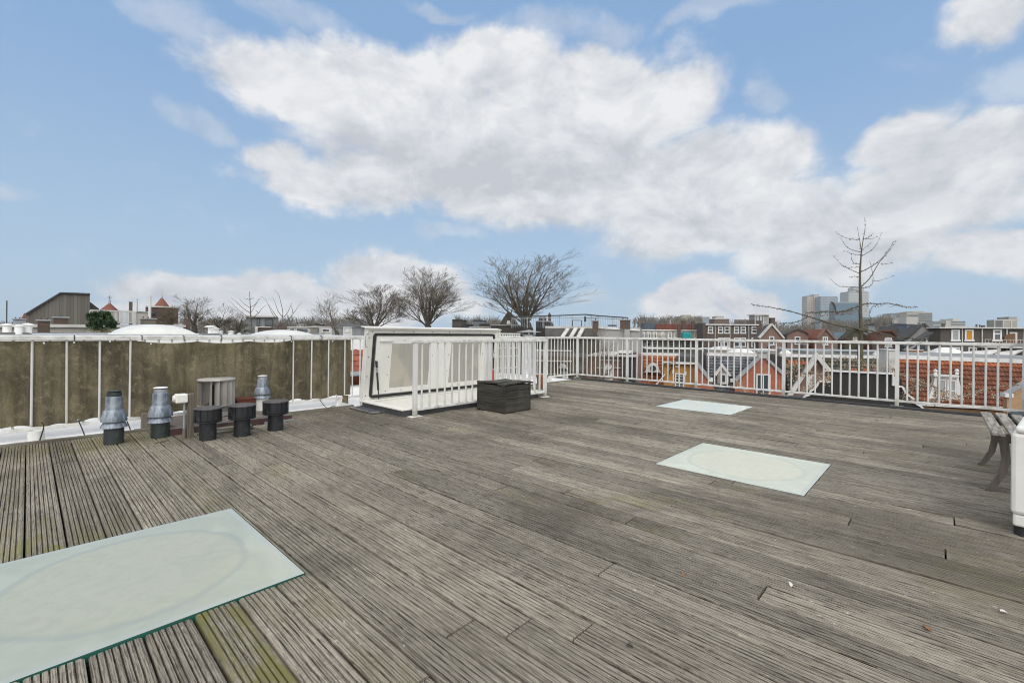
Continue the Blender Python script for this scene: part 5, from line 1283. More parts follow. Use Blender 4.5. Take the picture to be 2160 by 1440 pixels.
q=MB(); top=[(1080,668),(1180,665.3),(1234,663),(1263,666),(1324,670.2)]; of=[4,4,4,2.5,1.2]
P_=[fr.p(x,y,o) for (x,y),o in zip(top,of)]
for a,b in zip(P_,P_[1:]): q.beam(a,b,.10,.09)
q.build('top_rail',ROOFD,t)
mid=[fr.p(x,y,o) for (x,y),o in zip([(1080,672),(1180,669.5),(1234,671),(1263,671),(1324,674)],of)]
q=MB()
for a,b in zip(mid,mid[1:]): q.beam(a,b,.05,.05)
for (a,b) in zip(P_,P_[1:]):
    n=max(2,int((b-a).length/1.15))
    for i in range(n):
        p=a.lerp(b,i/n); q.beam(p,Vector((p.x,p.y,fr.p(1290,692,2).z)),.055,.055,up=(0,1,0))
    n=max(6,int((b-a).length/.16))
    for i in range(n):
        p=a.lerp(b,i/n); q.beam(p,Vector((p.x,p.y,fr.p(1290,691,2).z)),.018,.018,up=(0,1,0))
q.build('balusters',MAT['zinc'],t)
for x0,x1,yt,yb,o,lab in ((1232,1236,667.5,678,3.0,'heater'),(1207,1227,674.8,689,3.4,'frame')):
    q=MB(); a,b,z0,z1=fr.rect(x0,x1,yt,yb,o)
    if lab=='heater': q.bbox(a,b,o,o+.25,z0,z1,.03); q.build('terrace_heater',ROOFD,t)
    else:
        for s in ((a,a+.05),(b-.05,b)): q.box(s[0],s[1],o,o+.05,z0,z1)
        q.box(a+.05,b-.05,o,o+.05,z1-.05,z1); q.build('terrace_table',ROOFD,t)
q=MB(); a,b,z0,z1=fr.rect(1282,1300,685,687.6,1.0); q.bbox(a,b,1.0,1.6,z0,z1,.03); q.build('planter',ROOFD,t)
chimney('brown chimney with pale coping and long rendered breast on the roof terrace building',1308,1329,673,694,32.6,-17,2,group='brick chimneys',potmat=CH)
fr2=Fr(1323,32.4,-17); q=MB(); a,b,z0,z1=fr2.rect(1317,1328.5,694.3,760); 
o=q.box(a,b,0,.35,GZ,z1).build('chimney_breast',GREYR,None,loc=fr2.o,rotz=fr2.r); tag(o,'grey rendered chimney breast running down the terrace building wall','chimney breast')
chimney('slim dark chimney with a smaller top, left of the two on the terrace building',1249.5,1261,675,700,32.8,-17,1,group='brick chimneys',potmat=CH)
# pink brick house with white bands below it
fr=Fr(1290,27,-19); t=fr.thing('brick_house','pinkish brick house with white stone bands and an ornate arched window','house','houses across the yard')
q=MB(); fr.blk(q,1240,1345,752,0,5.5); q.build('facade',B_PINK,t)
q=MB(); fr.blk(q,1240,1300,748.5,-.2,6,yb=752); q.build('cornice',WHT2,t)
for x0,x1,y0,y1 in ((1262,1311,758.5,760.8),(1256,1278,774.5,777),(1289,1320,774.5,777),(1275,1292,797,803)):
    q=MB(); fr.blk(q,x0,x1,y0,-.08,.075,yb=y1); q.build('stone_band',WHT2,t)
q=MB(); c=fr.p(1282.5,775,-.1); pts=[(c.x+.26*math.cos(a),c.z-.02+.24*math.sin(a)) for a in [math.pi*i/12 for i in range(13)]]; q.prism([(c.x-.26,c.z-.55),(c.x+.26,c.z-.55)]+pts,-.12,-.01); q.build('window_surround',WHT,t)
win(fr,t,1278,1288,777,793,-.13,2,2,fw=.05)
q=MB(); fr.blk(q,1310,1340,753,-.4,.38); q.build('dark_wall',M('dark_boards',(.05,.048,.045),(.035,.033,.03),rough=.9,scale=1,fine=.2),t)
q=MB(); fr.blk(q,1298,1341,748.5,-.55,.7,yb=752.5); fr.blk(q,1302,1330,741,-.2,2,yb=745); q.build('cornice',WHT2,t)
q=MB(); fr.blk(q,1305,1338,745.2,-.1,2.5,yb=748.4); q.build('roof',ROOFD,t)
# backs of houses beyond the corner
fr=Fr(1160,24,-10); t=fr.thing('garden_house','dark brown garden house wall tangled in branches behind the corner post','house')
q=MB(); fr.blk(q,1128,1238,752,0,5); q.build('wall',M('mossy_brown_wall',(.095,.08,.06),(.06,.052,.04),rough=.95,scale=.8,fine=.25,grime=(.20,.17,.13),gscale=1.2),t)
for y in (738,760,788): q=MB(); fr.blk(q,1130,1206,y,-.1,.095,yb=y+2.2); q.build('ledge',WHT2,t)
q=MB(); c=fr.p(1187,771,-.2); q.prism([(c.x-.22,c.z-.12),(c.x+.22,c.z-.12),(c.x+.12,c.z+.06),(c.x,c.z+.12),(c.x-.12,c.z+.06)],-.3,-.1); q.build('hood',WHT2,t)
win(fr,t,1182,1198,775,796,-.02,2,2,fw=.06)
fr=Fr(1150,46,-8); t=fr.thing('timber_house','dark weatherboarded house end behind the big bare tree','house')
q=MB(); fr.wprism(q,[(1128,740),(1172,740),(1168,701),(1160,679),(1131,678)],0,6); q.build('boarded_wall',M('dark_weatherboard',(.085,.075,.06),(.055,.048,.04),rough=.9,scale=1,streak=(.4,1,7),fine=.2),t)
q=MB(); fr.blk(q,1131,1160,676.5,-.2,6,yb=678.4); q.build('roof_edge',WHT2,t)
chimney('brick chimney with pots above dark weatherboarded house',1136,1152,668.5,678,46.5,-8,2,cap=False); chimney('small chimney on the right of the weatherboarded house',1156,1162,662,678,46.5,-8,1,cap=False)
fr,t=gable('dark steep gabled house behind the left limbs of the big bare tree',1052,1092,1072,655,686,688,740,50,-6,M('olive_wall',(.10,.09,.07),(.07,.062,.05),rough=.95,scale=.6,fine=.15),ROOFD,[(1070,1076,676,682)],cop=False,group=None)
fr=Fr(1062,49,-6); t=fr.thing('low_house','long low dark roof with white eaves below the steep gable','house'); q=MB(); fr.blk(q,1036,1112,690,0,5); q.build('wall',B_DARK,t); q=MB(); fr.blk(q,1034,1113,685,.2,5.2,yb=686.4); q.build('eaves',WHT2,t); q=MB(); fr.blk(q,1035,1112,686.6,.1,5,yb=690); q.build('roof',ROOFD,t)
# small town behind the raised lid
for name,lab,x0,x1,yt,Y,m_,rm,wins in (
 ('town_house','small grey metal clad house right of the thick grey trees, behind lid',998,1018,675,70,M('grey_metal',(.17,.19,.21),(.13,.145,.16),rough=.6,scale=.5),ROOFD,()),
 ('town_house','low blue grey flat house behind the hatch lid',972,1013,684.5,72,M('bluegrey',(.13,.15,.165),(.10,.115,.125),rough=.7,scale=.5),ROOFD,()),
 ('town_house','brown brick roof house with small pots behind right end of the lid',1011,1030,683,64,B_BROWN,ROOFD,()),
 ('town_house','white parapet wall just above the hatch lid',990,1040,690,55,WHT2,WHT,()),
 ('town_house','dark brick stack behind the middle bare trees',954,972,674,66,B_DARK,ROOFD,()),
 ('town_house','white rooftop hut with three narrow windows left of the lid',724,742,689,60,WHT,WHT2,((726,729,691,700),(731,734,691,700),(736,739,691,700))),
 ('town_house','cream house with dark glass front behind the second dome',606,655,689.5,62,CREAM,WHT,((610,622,692,700),(625,651,692,702))),
 ('town_house','white walled house with dark sloping doorway near a leaning trunk',658,700,688.5,64,WHT2,WHT2,((668,674,691,703),(680,696,693,700))),
 ('town_house','small pale far house above the cream one',624,646,681,90,WHT2,ROOFD,((635,640,684,688),)),
 ('town_house','pale far house behind leaning thin trees',648,668,684,88,CREAM,ROOFD,()),
 ):
    fr=Fr((x0+x1)/2,Y,-4); t=fr.thing(name,lab,'house','small houses behind the roof edge')
    q=MB(); fr.blk(q,x0,x1,yt+1,0,5); q.build('wall',m_,t); q=MB(); fr.blk(q,x0-.6,x1+.6,yt-.4,-.15,5.3,yb=yt+.9); q.build('roof',rm,t)
    for w_ in wins: win(fr,t,*w_,0,1,1,fw=.08)
for i,(x,h) in enumerate(((1018,679),(1021,679.5),(1024,679))):
    pass
fr=Fr(730,75,-5); t=fr.thing('hip_house','dark hipped roof house among the bare trees left of the lid','house')
q=MB(); a,b,z0,z1=fr.rect(700,768,673,688); q.add([(a,0,z0),(b,0,z0),(b,8,z0),(a,8,z0),(a+(b-a)*.35,4,z1),(a+(b-a)*.6,4,z1)],[(0,1,5,4),(1,2,5),(2,3,4,5),(3,0,4)]); q.build('roof',M('grey_pantiles',(.105,.105,.10),(.075,.075,.07),rough=.85,scale=.8,fine=.2),t); q=MB(); q.box(a+.3,b-.3,.3,7.7,GZ,z0-.01); q.build('wall',B_DARK,t)
# ================================================================ far towers and offices
def curtain(name,c1,c2,line,bw,bh,ms):
    m,s,b,oc=newmat(name); sx=s.put('ShaderNodeSeparateXYZ'); s.link(oc,sx.inputs[0])
    cb=s.put('ShaderNodeCombineXYZ'); s.link(s.math('ADD',sx.outputs[0],sx.outputs[1]),cb.inputs[0]); s.link(sx.outputs[2],cb.inputs[1])
    q=s.put('ShaderNodeTexBrick'); q.offset=0; q.squash=1; s.link(cb.outputs[0],q.inputs['Vector'])
    q.inputs['Color1'].default_value=(*c1,1); q.inputs['Color2'].default_value=(*c2,1); q.inputs['Mortar'].default_value=(*line,1); q.inputs['Scale'].default_value=1
    q.inputs['Mortar Size'].default_value=ms; q.inputs['Mortar Smooth'].default_value=.2; q.inputs['Brick Width'].default_value=bw; q.inputs['Row Height'].default_value=bh
    s.link(q.outputs['Color'],b.inputs['Base Color']); b.inputs['Roughness'].default_value=.35
    return m
CW1=curtain('stone_grid',(.26,.25,.235),(.20,.20,.195),(.50,.44,.375),4.2,4.6,1.1)
CW2=curtain('glass_grid',(.17,.235,.275),(.21,.28,.315),(.33,.36,.365),2.6,4.0,.5)
CW3=curtain('dark_glass_grid',(.075,.145,.19),(.10,.18,.225),(.13,.19,.225),3.0,4.0,.35)
CW4=curtain('pale_banding',(.34,.37,.37),(.31,.345,.35),(.46,.455,.42),90,4.3,1.3)
CAP=M('tower_cap',(.30,.32,.32),(.26,.28,.28),rough=.7,scale=.02)
TW='distant office towers'
def tower(lab,parts,Y,deg=0):
    x0=min(p[0] for p in parts); x1=max(p[1] for p in parts)
    fr=Fr((x0+x1)/2,Y,deg); t=fr.thing('office_tower',lab,'office tower',TW)
    for i,(a,b,yt,off,dep,m_) in enumerate(parts):
        q=MB(); aa,bb,z0,z1=fr.blk(q,a,b,yt,off,dep); q.build('tower_body' if i==0 else 'wing',m_,t)
        q=MB(); q.box(aa+1,bb-1,off+1,off+dep-1,z1+.01,z1+2.2); q.build('plant_room',CAP,t)
    return t
tower('beige stone office tower with stepped round top, leftmost of far towers',[(1703,1716.5,625.5,0,26,CW1),(1716.6,1728.5,622.5,-3,24,CW1),(1728.6,1731,630,2,20,CW1)],1150,-6)
tower('pale blue gridded glass tower between the beige and dark ones',[(1731,1762,627,0,30,CW2),(1762.1,1767.5,626.5,6,22,CW2)],1120,-6)
tower('dark blue glass office slab in front of the tallest tower',[(1761,1813,639,0,24,CW3)],980,-10)
tower('tallest grey banded tower with narrower top behind the thin tree trunk',[(1790,1832.5,616.5,0,36,CW4),(1799.5,1823.5,607.5,6,22,CW4)],1220,-4)
OF='distant office blocks'
def office(lab,parts,Y,deg=0,bands=None):
    x0=min(p[0] for p in parts); x1=max(p[1] for p in parts); fr=Fr((x0+x1)/2,Y,deg); t=fr.thing('office_block',lab,'office block',OF)
    for i,(a,b,yt,off,dep,m_) in enumerate(parts):
        q=MB(); fr.blk(q,a,b,yt,off,dep); q.build('body' if i==0 else 'wing',m_,t)
    if bands:
        for a,b,ys,off in bands:
            for y0,y1 in ys:
                q=MB(); fr.blk(q,a,b,y0,off-.25,.24,yb=y1); q.build('window_band',CW3,t)
    return t
BEI=M('beige_concrete',(.40,.37,.30),(.34,.315,.255),rough=.8,scale=.03); WCO=M('pale_concrete',(.50,.48,.43),(.43,.41,.37),rough=.8,scale=.03); GLZ=M('pale_office_glass',(.30,.34,.36),(.25,.29,.31),rough=.4,scale=.05)
office('pale stepped office block with dark window bands right of the towers',[(1912,1937,669,0,30,WCO),(1912.5,1967,658.5,8,40,BEI),(1925,1950,656.5,16,20,BEI)],430,-12,[(1938,1966,((661.5,663.5),(666,668),(670.5,672.5),(675,677),(679.5,681.5)),8),(1914,1936,((664,666.5),),8)])
office('long low grey glass office left of the stepped block',[(1848,1913,668.5,0,24,GLZ),(1880,1901,663.5,4,14,GLZ),(1870,1915,675,-6,5.9,WCO)],450,-8)
office('white office block with bands and rooftop masts above dark flat block',[(1996,2037,676.5,0,24,WCO),(2010,2024,672,4,14,WCO)],360,-10,[(2007,2036,((678,680),(683,685)),0)])
office('low pale office strip left of the dark flat block',[(1968,2000,685,0,20,WCO)],300,-10,[(1970,1990,((687,689),),0)])
office('grey glazed far block, leftmost above the cream terrace',[(1366,1388,669.5,0,22,GLZ)],520,0)
office('beige far block with small rooftop boxes above the red roof',[(1437,1465,666.5,0,24,BEI),(1443,1458,664,5,12,BEI)],540,0)
office('grey blue far block right of the beige one',[(1471,1497,668,0,22,GLZ)],560,0)
fr=Fr(1893,130,-15); t=fr.thing('white_house','white house with flat black edged roof terrace left of the grey gable','house'); q=MB(); fr.blk(q,1869,1914,684,0,10); q.build('wall',WHT2,t); q=MB(); fr.blk(q,1867,1912,682,-.8,11,yb=683.9); q.build('roof',ROOFD,t)
fr=Fr(1921,75,-18); t=fr.thing('slate_house','blue grey slate roofed house side left of the grey gable','house'); q=MB(); fr.blk(q,1913,1929,684,0,6); q.build('wall',M('bluegrey_slate',(.17,.20,.23),(.13,.155,.18),rough=.6,scale=.8,fine=.15),t); q=MB(); fr.blk(q,1912.5,1929.5,682.6,-.2,6.4,yb=683.9); q.build('ridge',COPE,t)
fr=Fr(1882,70,-18); t=fr.thing('dormer_house','small dark pointed roof in front of the white house','house'); q=MB(); fr.wprism(q,[(1878,705),(1904,705),(1897,695),(1888,687),(1880,696)],0,5); q.build('roof',ROOFD,t)
# ================================================================ neighbouring flat roof at the left
def zU(px,py,U):
    r=ray(px,py); c,s=math.cos(ANG),math.sin(ANG); k=-r.x*s+r.y*c; tt=U/k; return H+r.z*tt, (r.x*c+r.y*s)*tt, r.y*tt
NU=9.25
def YU(px,U):
    r=ray(px,CY); c,s=math.cos(ANG),math.sin(ANG); return U/(-r.x*s+r.y*c)
zt_=zU(560,708.3,NU)[0]
t=dthing('neighbouring_roof','flat white edged roof of the next building behind the screen, red tiled front','building',0,NU)
q=MB(); q.box(-16,6.4,.30,5.2,GZ,zt_-.03); q.build('house_body',B_BROWN,t)
q=MB(); q.box(-16.0,6.4,.42,5.1,zt_-.0295,zt_-.012); q.build('roof_surface',MAT['membrane2'],t)
zf=zU(750,738,NU)[0]; z3=zU(750,785,NU-.25)[0]; z4=zU(750,790,NU-.3)[0]
q=MB(); q.box(-16.1,6.45,0,.40,zf,zt_); q.build('fascia',WHT,t)
q=MB(); tiles(q,(-2,-.28,z3),(6.4,-.28,z3),(6.4,.02,zf-.01),(-2,.02,zf-.01),42,4,0,None,random.Random(21),hw=.03,hs=.025); q.box(-2,6.4,.05,.29,z3-.3,zf-.02); q.build('tiled_slope',M('red_pantiles',(.33,.10,.055),(.22,.07,.045),rough=.75,scale=1.5,fine=.2,tint=.35),t)
q=MB(); q.tube([(-16,-.33,(z3+z4)/2),(6.4,-.33,(z3+z4)/2)],.05,8); q.build('gutter',MAT['zinc'],t)
q=MB(); q.box(-16,6.4,-.28,.29,-.6,z3-.31); q.build('lower_wall',WHT,t)
q=MB(); q.box(-16.2,6.5,.405,.55,zt_-.01,zt_+.012); q.build('roof_edge',MAT['zinc'],t)
q=MB(); q.box(-16,6.3,4.7,5.0,zt_-.012,zt_+.006); q.box(-16,6.3,4.65,5.05,zt_+.0065,zt_+.014); q.build('inner_kerb',MAT['zinc'],t)
dome('large white dome rooflight with dark kerb behind the left part of the screen',237,417,683.5,703,YU(327,10.6),44,.28,dark=True)
dome('flatter white dome rooflight behind the middle of the screen',545,672,695.5,708,YU(608,9.9),44,.06,dark=True)
def mush(label,x0,x1,yt,yb,Y,cw=1.5,tilt=0,group='white mushroom roof vents'):
    p=far((x0+x1)/2,yb,Y); w_=(x1-x0)*Y/FP/2; h=(yb-yt)*Y/FP
    t=thing('mushroom_vent',label,'roof vent',(p.x,p.y,p.z),.4,group)
    q=MB(); q.lathe([(w_*1.05,-.1),(w_,.02),(w_*.95,h*.74),(w_*.8,h*.76)],20); b_=q.build('body',WHT,t)
    q=MB(); q.lathe([(0,h),(w_*cw*.5,h*.965),(w_*cw,h*.84),(w_*cw,h*.80),(w_*.6,h*.80)],20); c_=q.build('cap',WHT,t)
    if tilt: b_.rotation_euler=c_.rotation_euler=(0,R(tilt),0)
    return t
mush('tall white mushroom vent, leftmost of the three behind the screen',8,22,682,703,YU(8,12.35))
mush('white mushroom vent in the middle of the left three',33,46,684,703,YU(33,12.20),1.25)
mush('leaning white mushroom vent, right of the left three',51,64.5,681,703,YU(51,12.30),1.5,5)
mush('little white vent pipe in front of left mushroom vents',34.5,45,698.5,708,YU(34.5,10.60),1.05)
mush('tall white mushroom vent, left of pair on the dark mound',439,449,686,704.5,YU(439,12.35),2.3)
mush('white mushroom vent overlapping its taller neighbour on the dark mound',449,461,691,705,YU(449,11.90),1.45)
mush('short white mushroom vent peeping out behind the pair',462,469,697.5,707,YU(462,12.50),1.5)
mush('small white mushroom vent standing alone right of the pair',482,492,697.5,709,YU(482,11.60),1.55)
mush('tiny white capped stub near the screen rail',501,508,702,709.5,YU(501,11.35),1.2)
for x0,x1,yt,yb,lab in ((-4,68,701,709,'dark grey roofing mound under the left mushroom vents'),(424,473,703.5,710.5,'dark grey roofing mound under the pair of mushroom vents')):
    Y=YU((x0+x1)/2,11.6); p=far((x0+x1)/2,yb,Y); w_=(x1-x0)*Y/FP/2; h=(yb-yt)*Y/FP
    q=MB(); q.lathe([(w_,-.05),(w_*.97,.01),(w_*.72,h*.8),(w_*.6,h),(0,h*1.02)],6,smooth=False); o=q.build('vent_mound',M('mound_felt',(.13,.115,.105),(.09,.08,.075),rough=.95,scale=2,fine=.2) if 'mound_felt' not in bpy.data.materials else bpy.data.materials['mound_felt'],loc=p,rotz=.3); tag(o,lab,'roof mound')
# white parapet wall farther back, chimneys
fr=Fr(140,26,44); t=fr.thing('parapet_wall','long rendered parapet wall with white coping behind the mushroom vents','wall')
q=MB(); fr.blk(q,-60,392,690.5,0,.4); q.build('wall_body',CREAM,t); tag(t,kind='thing'); q=MB(); a=fr.p(-60,682.5,-.1); b=fr.p(392,685.5,-.1); c=fr.p(392,690,-.1); d=fr.p(-60,690.5,-.1); q.prism([(d.x,d.z),(c.x,c.z),(b.x,b.z),(a.x,a.z)],-.12,.5); q.build('coping',WHT2,t)
chimney('reddish brown chimney with two stub pots before the parapet wall',79,105,674,705,23,44,2,potmat=CH)
chimney('wide low brown chimney on the parapet in front of the timber building',112.5,144.5,668,684,27,44,1,potmat=CH)
chimney('grey capped chimney with orange clay pots at the far left',27.5,54.5,672,686,30,44,3,mat=COPE,potmat=TILE_T)
chimney('grey brown double chimney with pots behind the large dome',298,329,671,688,28,44,3,mat=M('grey_brick',(.20,.175,.14),(.15,.13,.105),rough=.9,scale=1,fine=.15),potmat=CH)
chimney('square brown brick chimney right of the large dome',388,400.5,672,700,30,44,0,mat=B_BROWN,cap=False)
fr=Fr(376,32,40); t=fr.thing('roof_box','small white roof box with railing between church and chimney','roof box'); q=MB(); a,b,z0,z1=fr.rect(372,388,685.5,695); q.bbox(a,b,0,1,z0,z1,.03); q.build('box_body',WHT,t); q=MB(); q.box(a-.1,b+.1,-.1,1.1,z1+.001,z1+.06); q.build('box_lid',WHT2,t)
# timber clad building
tm,s,b,oc=newmat('grey_timber_cladding')
sx=s.put('ShaderNodeSeparateXYZ'); s.link(oc,sx.inputs[0]); wv=s.put('ShaderNodeTexWhiteNoise',noise_dimensions='1D'); s.link(s.math('FLOOR',s.math('MULTIPLY',sx.outputs[0],4.2)),wv.inputs['W'])
c_=s.mix(wv.outputs['Value'],(.205,.185,.155),(.135,.12,.10)); ed=s.math('PINGPONG',s.math('MULTIPLY',sx.outputs[0],4.2),.5); c_=s.mix(s.ramp(ed,.07,.02),c_,(.06,.055,.047)); c_=s.mix(s.math('MULTIPLY',s.noise(oc,1.2,5,.6,0,(3,1,.2)),.5),c_,(.16,.145,.12)); s.link(c_,b.inputs['Base Color']); b.inputs['Roughness'].default_value=.9
fr=Fr(125,42,44); t=fr.thing('timber_building','grey timber clad roof building with one sloping side, tallest at the left','building')
q=MB(); fr.wprism(q,[(54,690),(54,664.5),(128,619.5),(189.5,621.5),(189.5,690)],0,7); q.build('cladding',tm,t)
q=MB(); fr.wprism(q,[(190,690),(190,636.5),(209,651),(209,690)],1.5,5); q.build('side_wing',M('dark_cladding',(.12,.11,.095),(.09,.08,.07),rough=.9,scale=1),t)
q=MB()
for a_,b_ in (((53.5,664),(128,618.8)),((128,618.8),(190,621))): q.beam(fr.p(*a_)+Vector((0,3.4,.05)),fr.p(*b_)+Vector((0,3.4,.05)),7.2,.12)
q.build('roof_edge',ROOFD,t)
# roof terrace with white balustrade
fr=Fr(240,38,42); t=fr.thing('balustrade','white balustrade of a roof terrace between timber building and church','balustrade')
q=MB(); q.beam(fr.p(190,654,0),fr.p(291,657.5,0),.12,.10); q.beam(fr.p(190,680.5,0),fr.p(291,680.5,0),.12,.10)
for i in range(40):
    x=190+i*2.55; q.beam(fr.p(x,655.5,0),fr.p(x,680,0),.05,.05)
for x in (190.5,222,253,290): q.beam(fr.p(x,654,0),fr.p(x,682,0),.12,.12)
q.build('balusters',WHT2,t)
fr=Fr(305,37,42); t=fr.thing('white_hut','pale block wall with a black outdoor unit between balustrade and church','hut'); q=MB(); fr.wprism(q,[(290.5,690),(290.5,660),(318,657.5),(318,690)],0,3); q.build('wall',CREAM,t); q=MB(); a,b,z0,z1=fr.rect(317.5,328,660,667.5,-.3); q.bbox(a,b,-.3,.2,z0,z1,.05); q.build('unit',MAT['rubber'],t); q=MB(); fr.blk(q,289.5,319,656.5,-.1,3.2,yb=657.8); q.build('coping',WHT2,t)
for x,yt,yb,r_,lab,m_ in ((14,634,684,.035,'thin dark mast at the far left',ROOFD),(289,630,682,.025,'thin grey mast between chimney and church',MAT['zinc']),(315.7,624,684,.085,'thick white flagpole in front of the church tower',WHT)):
    p=far(x,yb,33); q=MB(); q.tube([(0,0,-14),(0,0,(yb-yt)*33/FP)],r_,8); o=q.build('mast',m_,loc=p); tag(o,lab,'mast','masts on the roofs')
# church
CHB=M('church_brick',(.135,.085,.06),(.10,.065,.048),rough=.9,scale=.25,fine=.15); CHR=M('church_tiles',(.21,.075,.045),(.15,.058,.038),rough=.8,scale=.25,fine=.15)
def pyr(t,fr,x0,x1,ya,yb,dep,n=4):
    a,b,z0,z1=fr.rect(x0,x1,ya,yb); r_=(b-a)/2
    q=MB(); q.lathe([(r_*1.0,z0),(r_*.02,z1)],8,((a+b)/2,dep,0),smooth=False,a0=R(22.5),a1=R(382.5)); return q.build('spire',CHR,t),(a+b)/2,r_,z0,z1
fr=Fr(343,115,40); t=fr.thing('church_tower','brick church tower with a pointed red roof and two arched openings','church tower')
q=MB(); fr.blk(q,309,376,648.5,0,10); q.build('tower_body',CHB,t); q=MB(); fr.blk(q,308.5,377,645.6,-.3,10.6,yb=648.4); q.build('cornice',WHT2,t)
sp,cx_,r_,z0,z1=pyr(t,fr,324,363,624,646,5)
q=MB(); q.lathe([(.25,-.4),(.12,.3),(.05,.8),(.04,2.0),(0,2.1)],8,(cx_,5,z1)); q.build('finial',MAT['zinc'],sp)
for x0,x1 in ((320.5,328),(331,337.5)):
    a,b,zz0,zz1=fr.rect(x0,x1,654.5,666); q=MB(); w2=(b-a)/2; q.prism([(a,zz0),(b,zz0)]+[((a+b)/2+w2*math.cos(R(k)),zz1-w2+w2*math.sin(R(k))) for k in range(0,181,15)],-.12,-.02); q.build('arched_opening',ROOFD,t)
fr=Fr(229,125,40); t=fr.thing('church_tower','low octagonal red church roof topped by a stone cross, behind balustrade','church tower'); sp,cx_,r_,z0,z1=pyr(t,fr,204,254,636,655,6); q=MB(); q.lathe([(.35,-.3),(.25,.6),(.2,.8)],8,(cx_,6,z1)); q.box(cx_-.13,cx_+.13,5.9,6.1,z1+.8,z1+2.0); q.box(cx_-.45,cx_+.45,5.9,6.1,z1+1.3,z1+1.6); q.build('cross',MAT['zinc'],sp); q=MB(); q.lathe([(r_*.95,GZ),(r_*.95,z0)],8,(cx_,6,0),smooth=False); q.build('tower_body',CHB,t)
fr=Fr(46,130,40); t=fr.thing('church_tower','small pointed red turret roof behind the orange chimney pots','church tower'); sp,cx_,r_,z0,z1=pyr(t,fr,38,54,659,672,4); q=MB(); q.lathe([(r_*.95,GZ),(r_*.95,z0)],8,(cx_,4,0),smooth=False); q.build('tower_body',CHB,t)
chimney('tall slim factory-like brick chimney left of the church tower',271.7,279.5,636,690,110,40,0,mat=CHB,cap=True,group=None)
# grey glass roof house
fr=Fr(550,36,26); t=fr.thing('roof_house','grey glazed roof house with one sloping end, behind two thin trees','house')
q=MB(); fr.wprism(q,[(518.5,700),(518.5,667.5),(583,667.5),(588,700)],0,5); q.build('cladding',M('grey_panels',(.20,.215,.21),(.15,.165,.16),rough=.5,scale=.8),t)
q=MB(); fr.blk(q,517.5,584.5,666,-.25,5.4,yb=669); q.build('roof_edge',CREAM,t)
win(fr,t,541.5,548.5,672,687,0,1,1,fw=.04,frame=ROOFD); win(fr,t,559,575.5,673,686,0,1,1,fw=.04,frame=ROOFD)
fr=Fr(556,34,26); t=fr.thing('low_house','low brown house with white sill below the grey glazed roof house','house'); q=MB(); fr.blk(q,545,570,691,0,4); q.build('wall',B_BROWN,t); q=MB(); fr.blk(q,544,571,688.5,-.1,4.2,yb=690.8); q.build('coping',WHT2,t); q=MB(); fr.blk(q,538,543.5,688,-.2,.7); q.build('pier',WHT2,t)
# ================================================================ trees
tree('tallest bare spreading tree, between the raised lid and the grey terrace building',1112,708,1000,1221,535,44,11,levels=5,nmain=12,kids=(7,7,6,5,3),r0=.032,spread=(6,66),up=.36,lenf=.58,minr=0.0007,trunk=.16)
tree('dense dark bare tree, second tallest, left of the tallest',903,706,822,990,568,56,29,levels=5,nmain=12,kids=(7,8,7,5,4),r0=.030,spread=(6,66),up=.36,lenf=.58,minr=0.0008,trunk=.14)
tree('bare bushy tree overlapping the dense dark one from the left',787,706,722,866,602,64,31,levels=5,nmain=12,kids=(7,7,6,5,4),r0=.028,spread=(6,64),up=.36,lenf=.58,minr=0.0011,trunk=.12)
tree('slender bare vase shaped tree with leaning double trunk left of the lid',712,706,654,722,614,38,47,levels=4,nmain=6,kids=(6,6,5,4),r0=.028,spread=(8,40),up=.5,lenf=.62,minr=0.0012,trunk=.10)
tree('bare round topped tree right of the church tower',410,700,368,447,624,60,53,levels=5,nmain=10,kids=(6,6,5,3,3),r0=.034,spread=(8,70),up=.55,lenf=.6,minr=0.0014,trunk=.22)
tree('paler bare tree next right of the round topped one',456,700,424,500,640,66,59,levels=4,nmain=10,kids=(7,7,7,5),r0=.032,spread=(8,72),up=.5,lenf=.6,minr=0.0014,trunk=.2)
tree('small faint bare tree at the left of the grey glazed house',500,702,468,542,652,70,61,levels=4,nmain=7,kids=(6,6,5,5),r0=.03,spread=(14,60),up=.45,lenf=.6,minr=0.0014,trunk=.15)
OLIV=M('olive_twigs',(.10,.09,.045),(.075,.062,.035),rough=.95,scale=2,fine=.3)
tree('brownish twiggy bush in front of the church tower',356,692,330,392,644,52,67,levels=4,nmain=8,kids=(7,7,6,5),r0=.03,spread=(10,75),up=.35,minr=0.0016,trunk=.08,mats=(BARK,OLIV),name='bare_bush',cat='bush',group='bare bushes')
PALE=M('pale_twigs',(.34,.29,.215),(.22,.18,.13),rough=.9,scale=2,fine=.25)
PALE2=M('grey_tan_twigs',(.21,.175,.13),(.12,.10,.07),rough=.9,scale=2,fine=.25)
tree('pale twiggy bush rising behind the corner of the railing',1240,830,1206,1322,688,15.5,71,levels=4,nmain=8,kids=(6,6,5,4),r0=.030,spread=(10,52),up=.35,minr=0.0010,trunk=.06,mats=(PALE2,PALE2),name='bare_bush',cat='bush',group='bare bushes')
tree('tangle of pale bare twigs seen through the rear railing by the corner post',1176,822,1128,1216,716,14.5,73,levels=4,nmain=9,kids=(6,6,5,3),r0=.030,spread=(12,75),up=.2,wig=.22,minr=0.0010,trunk=.05,mats=(PALE2,PALE2),name='bare_bush',cat='bush',group='bare bushes')
tree('brown leafless shrub growing beside the grey glazed roof house',500,705,470,545,680,30,79,levels=4,nmain=9,kids=(7,6,6,4),r0=.026,spread=(10,80),up=.2,minr=0.0018,trunk=.04,mats=(BARK,OLIV),name='bare_bush',cat='bush',group='bare bushes')
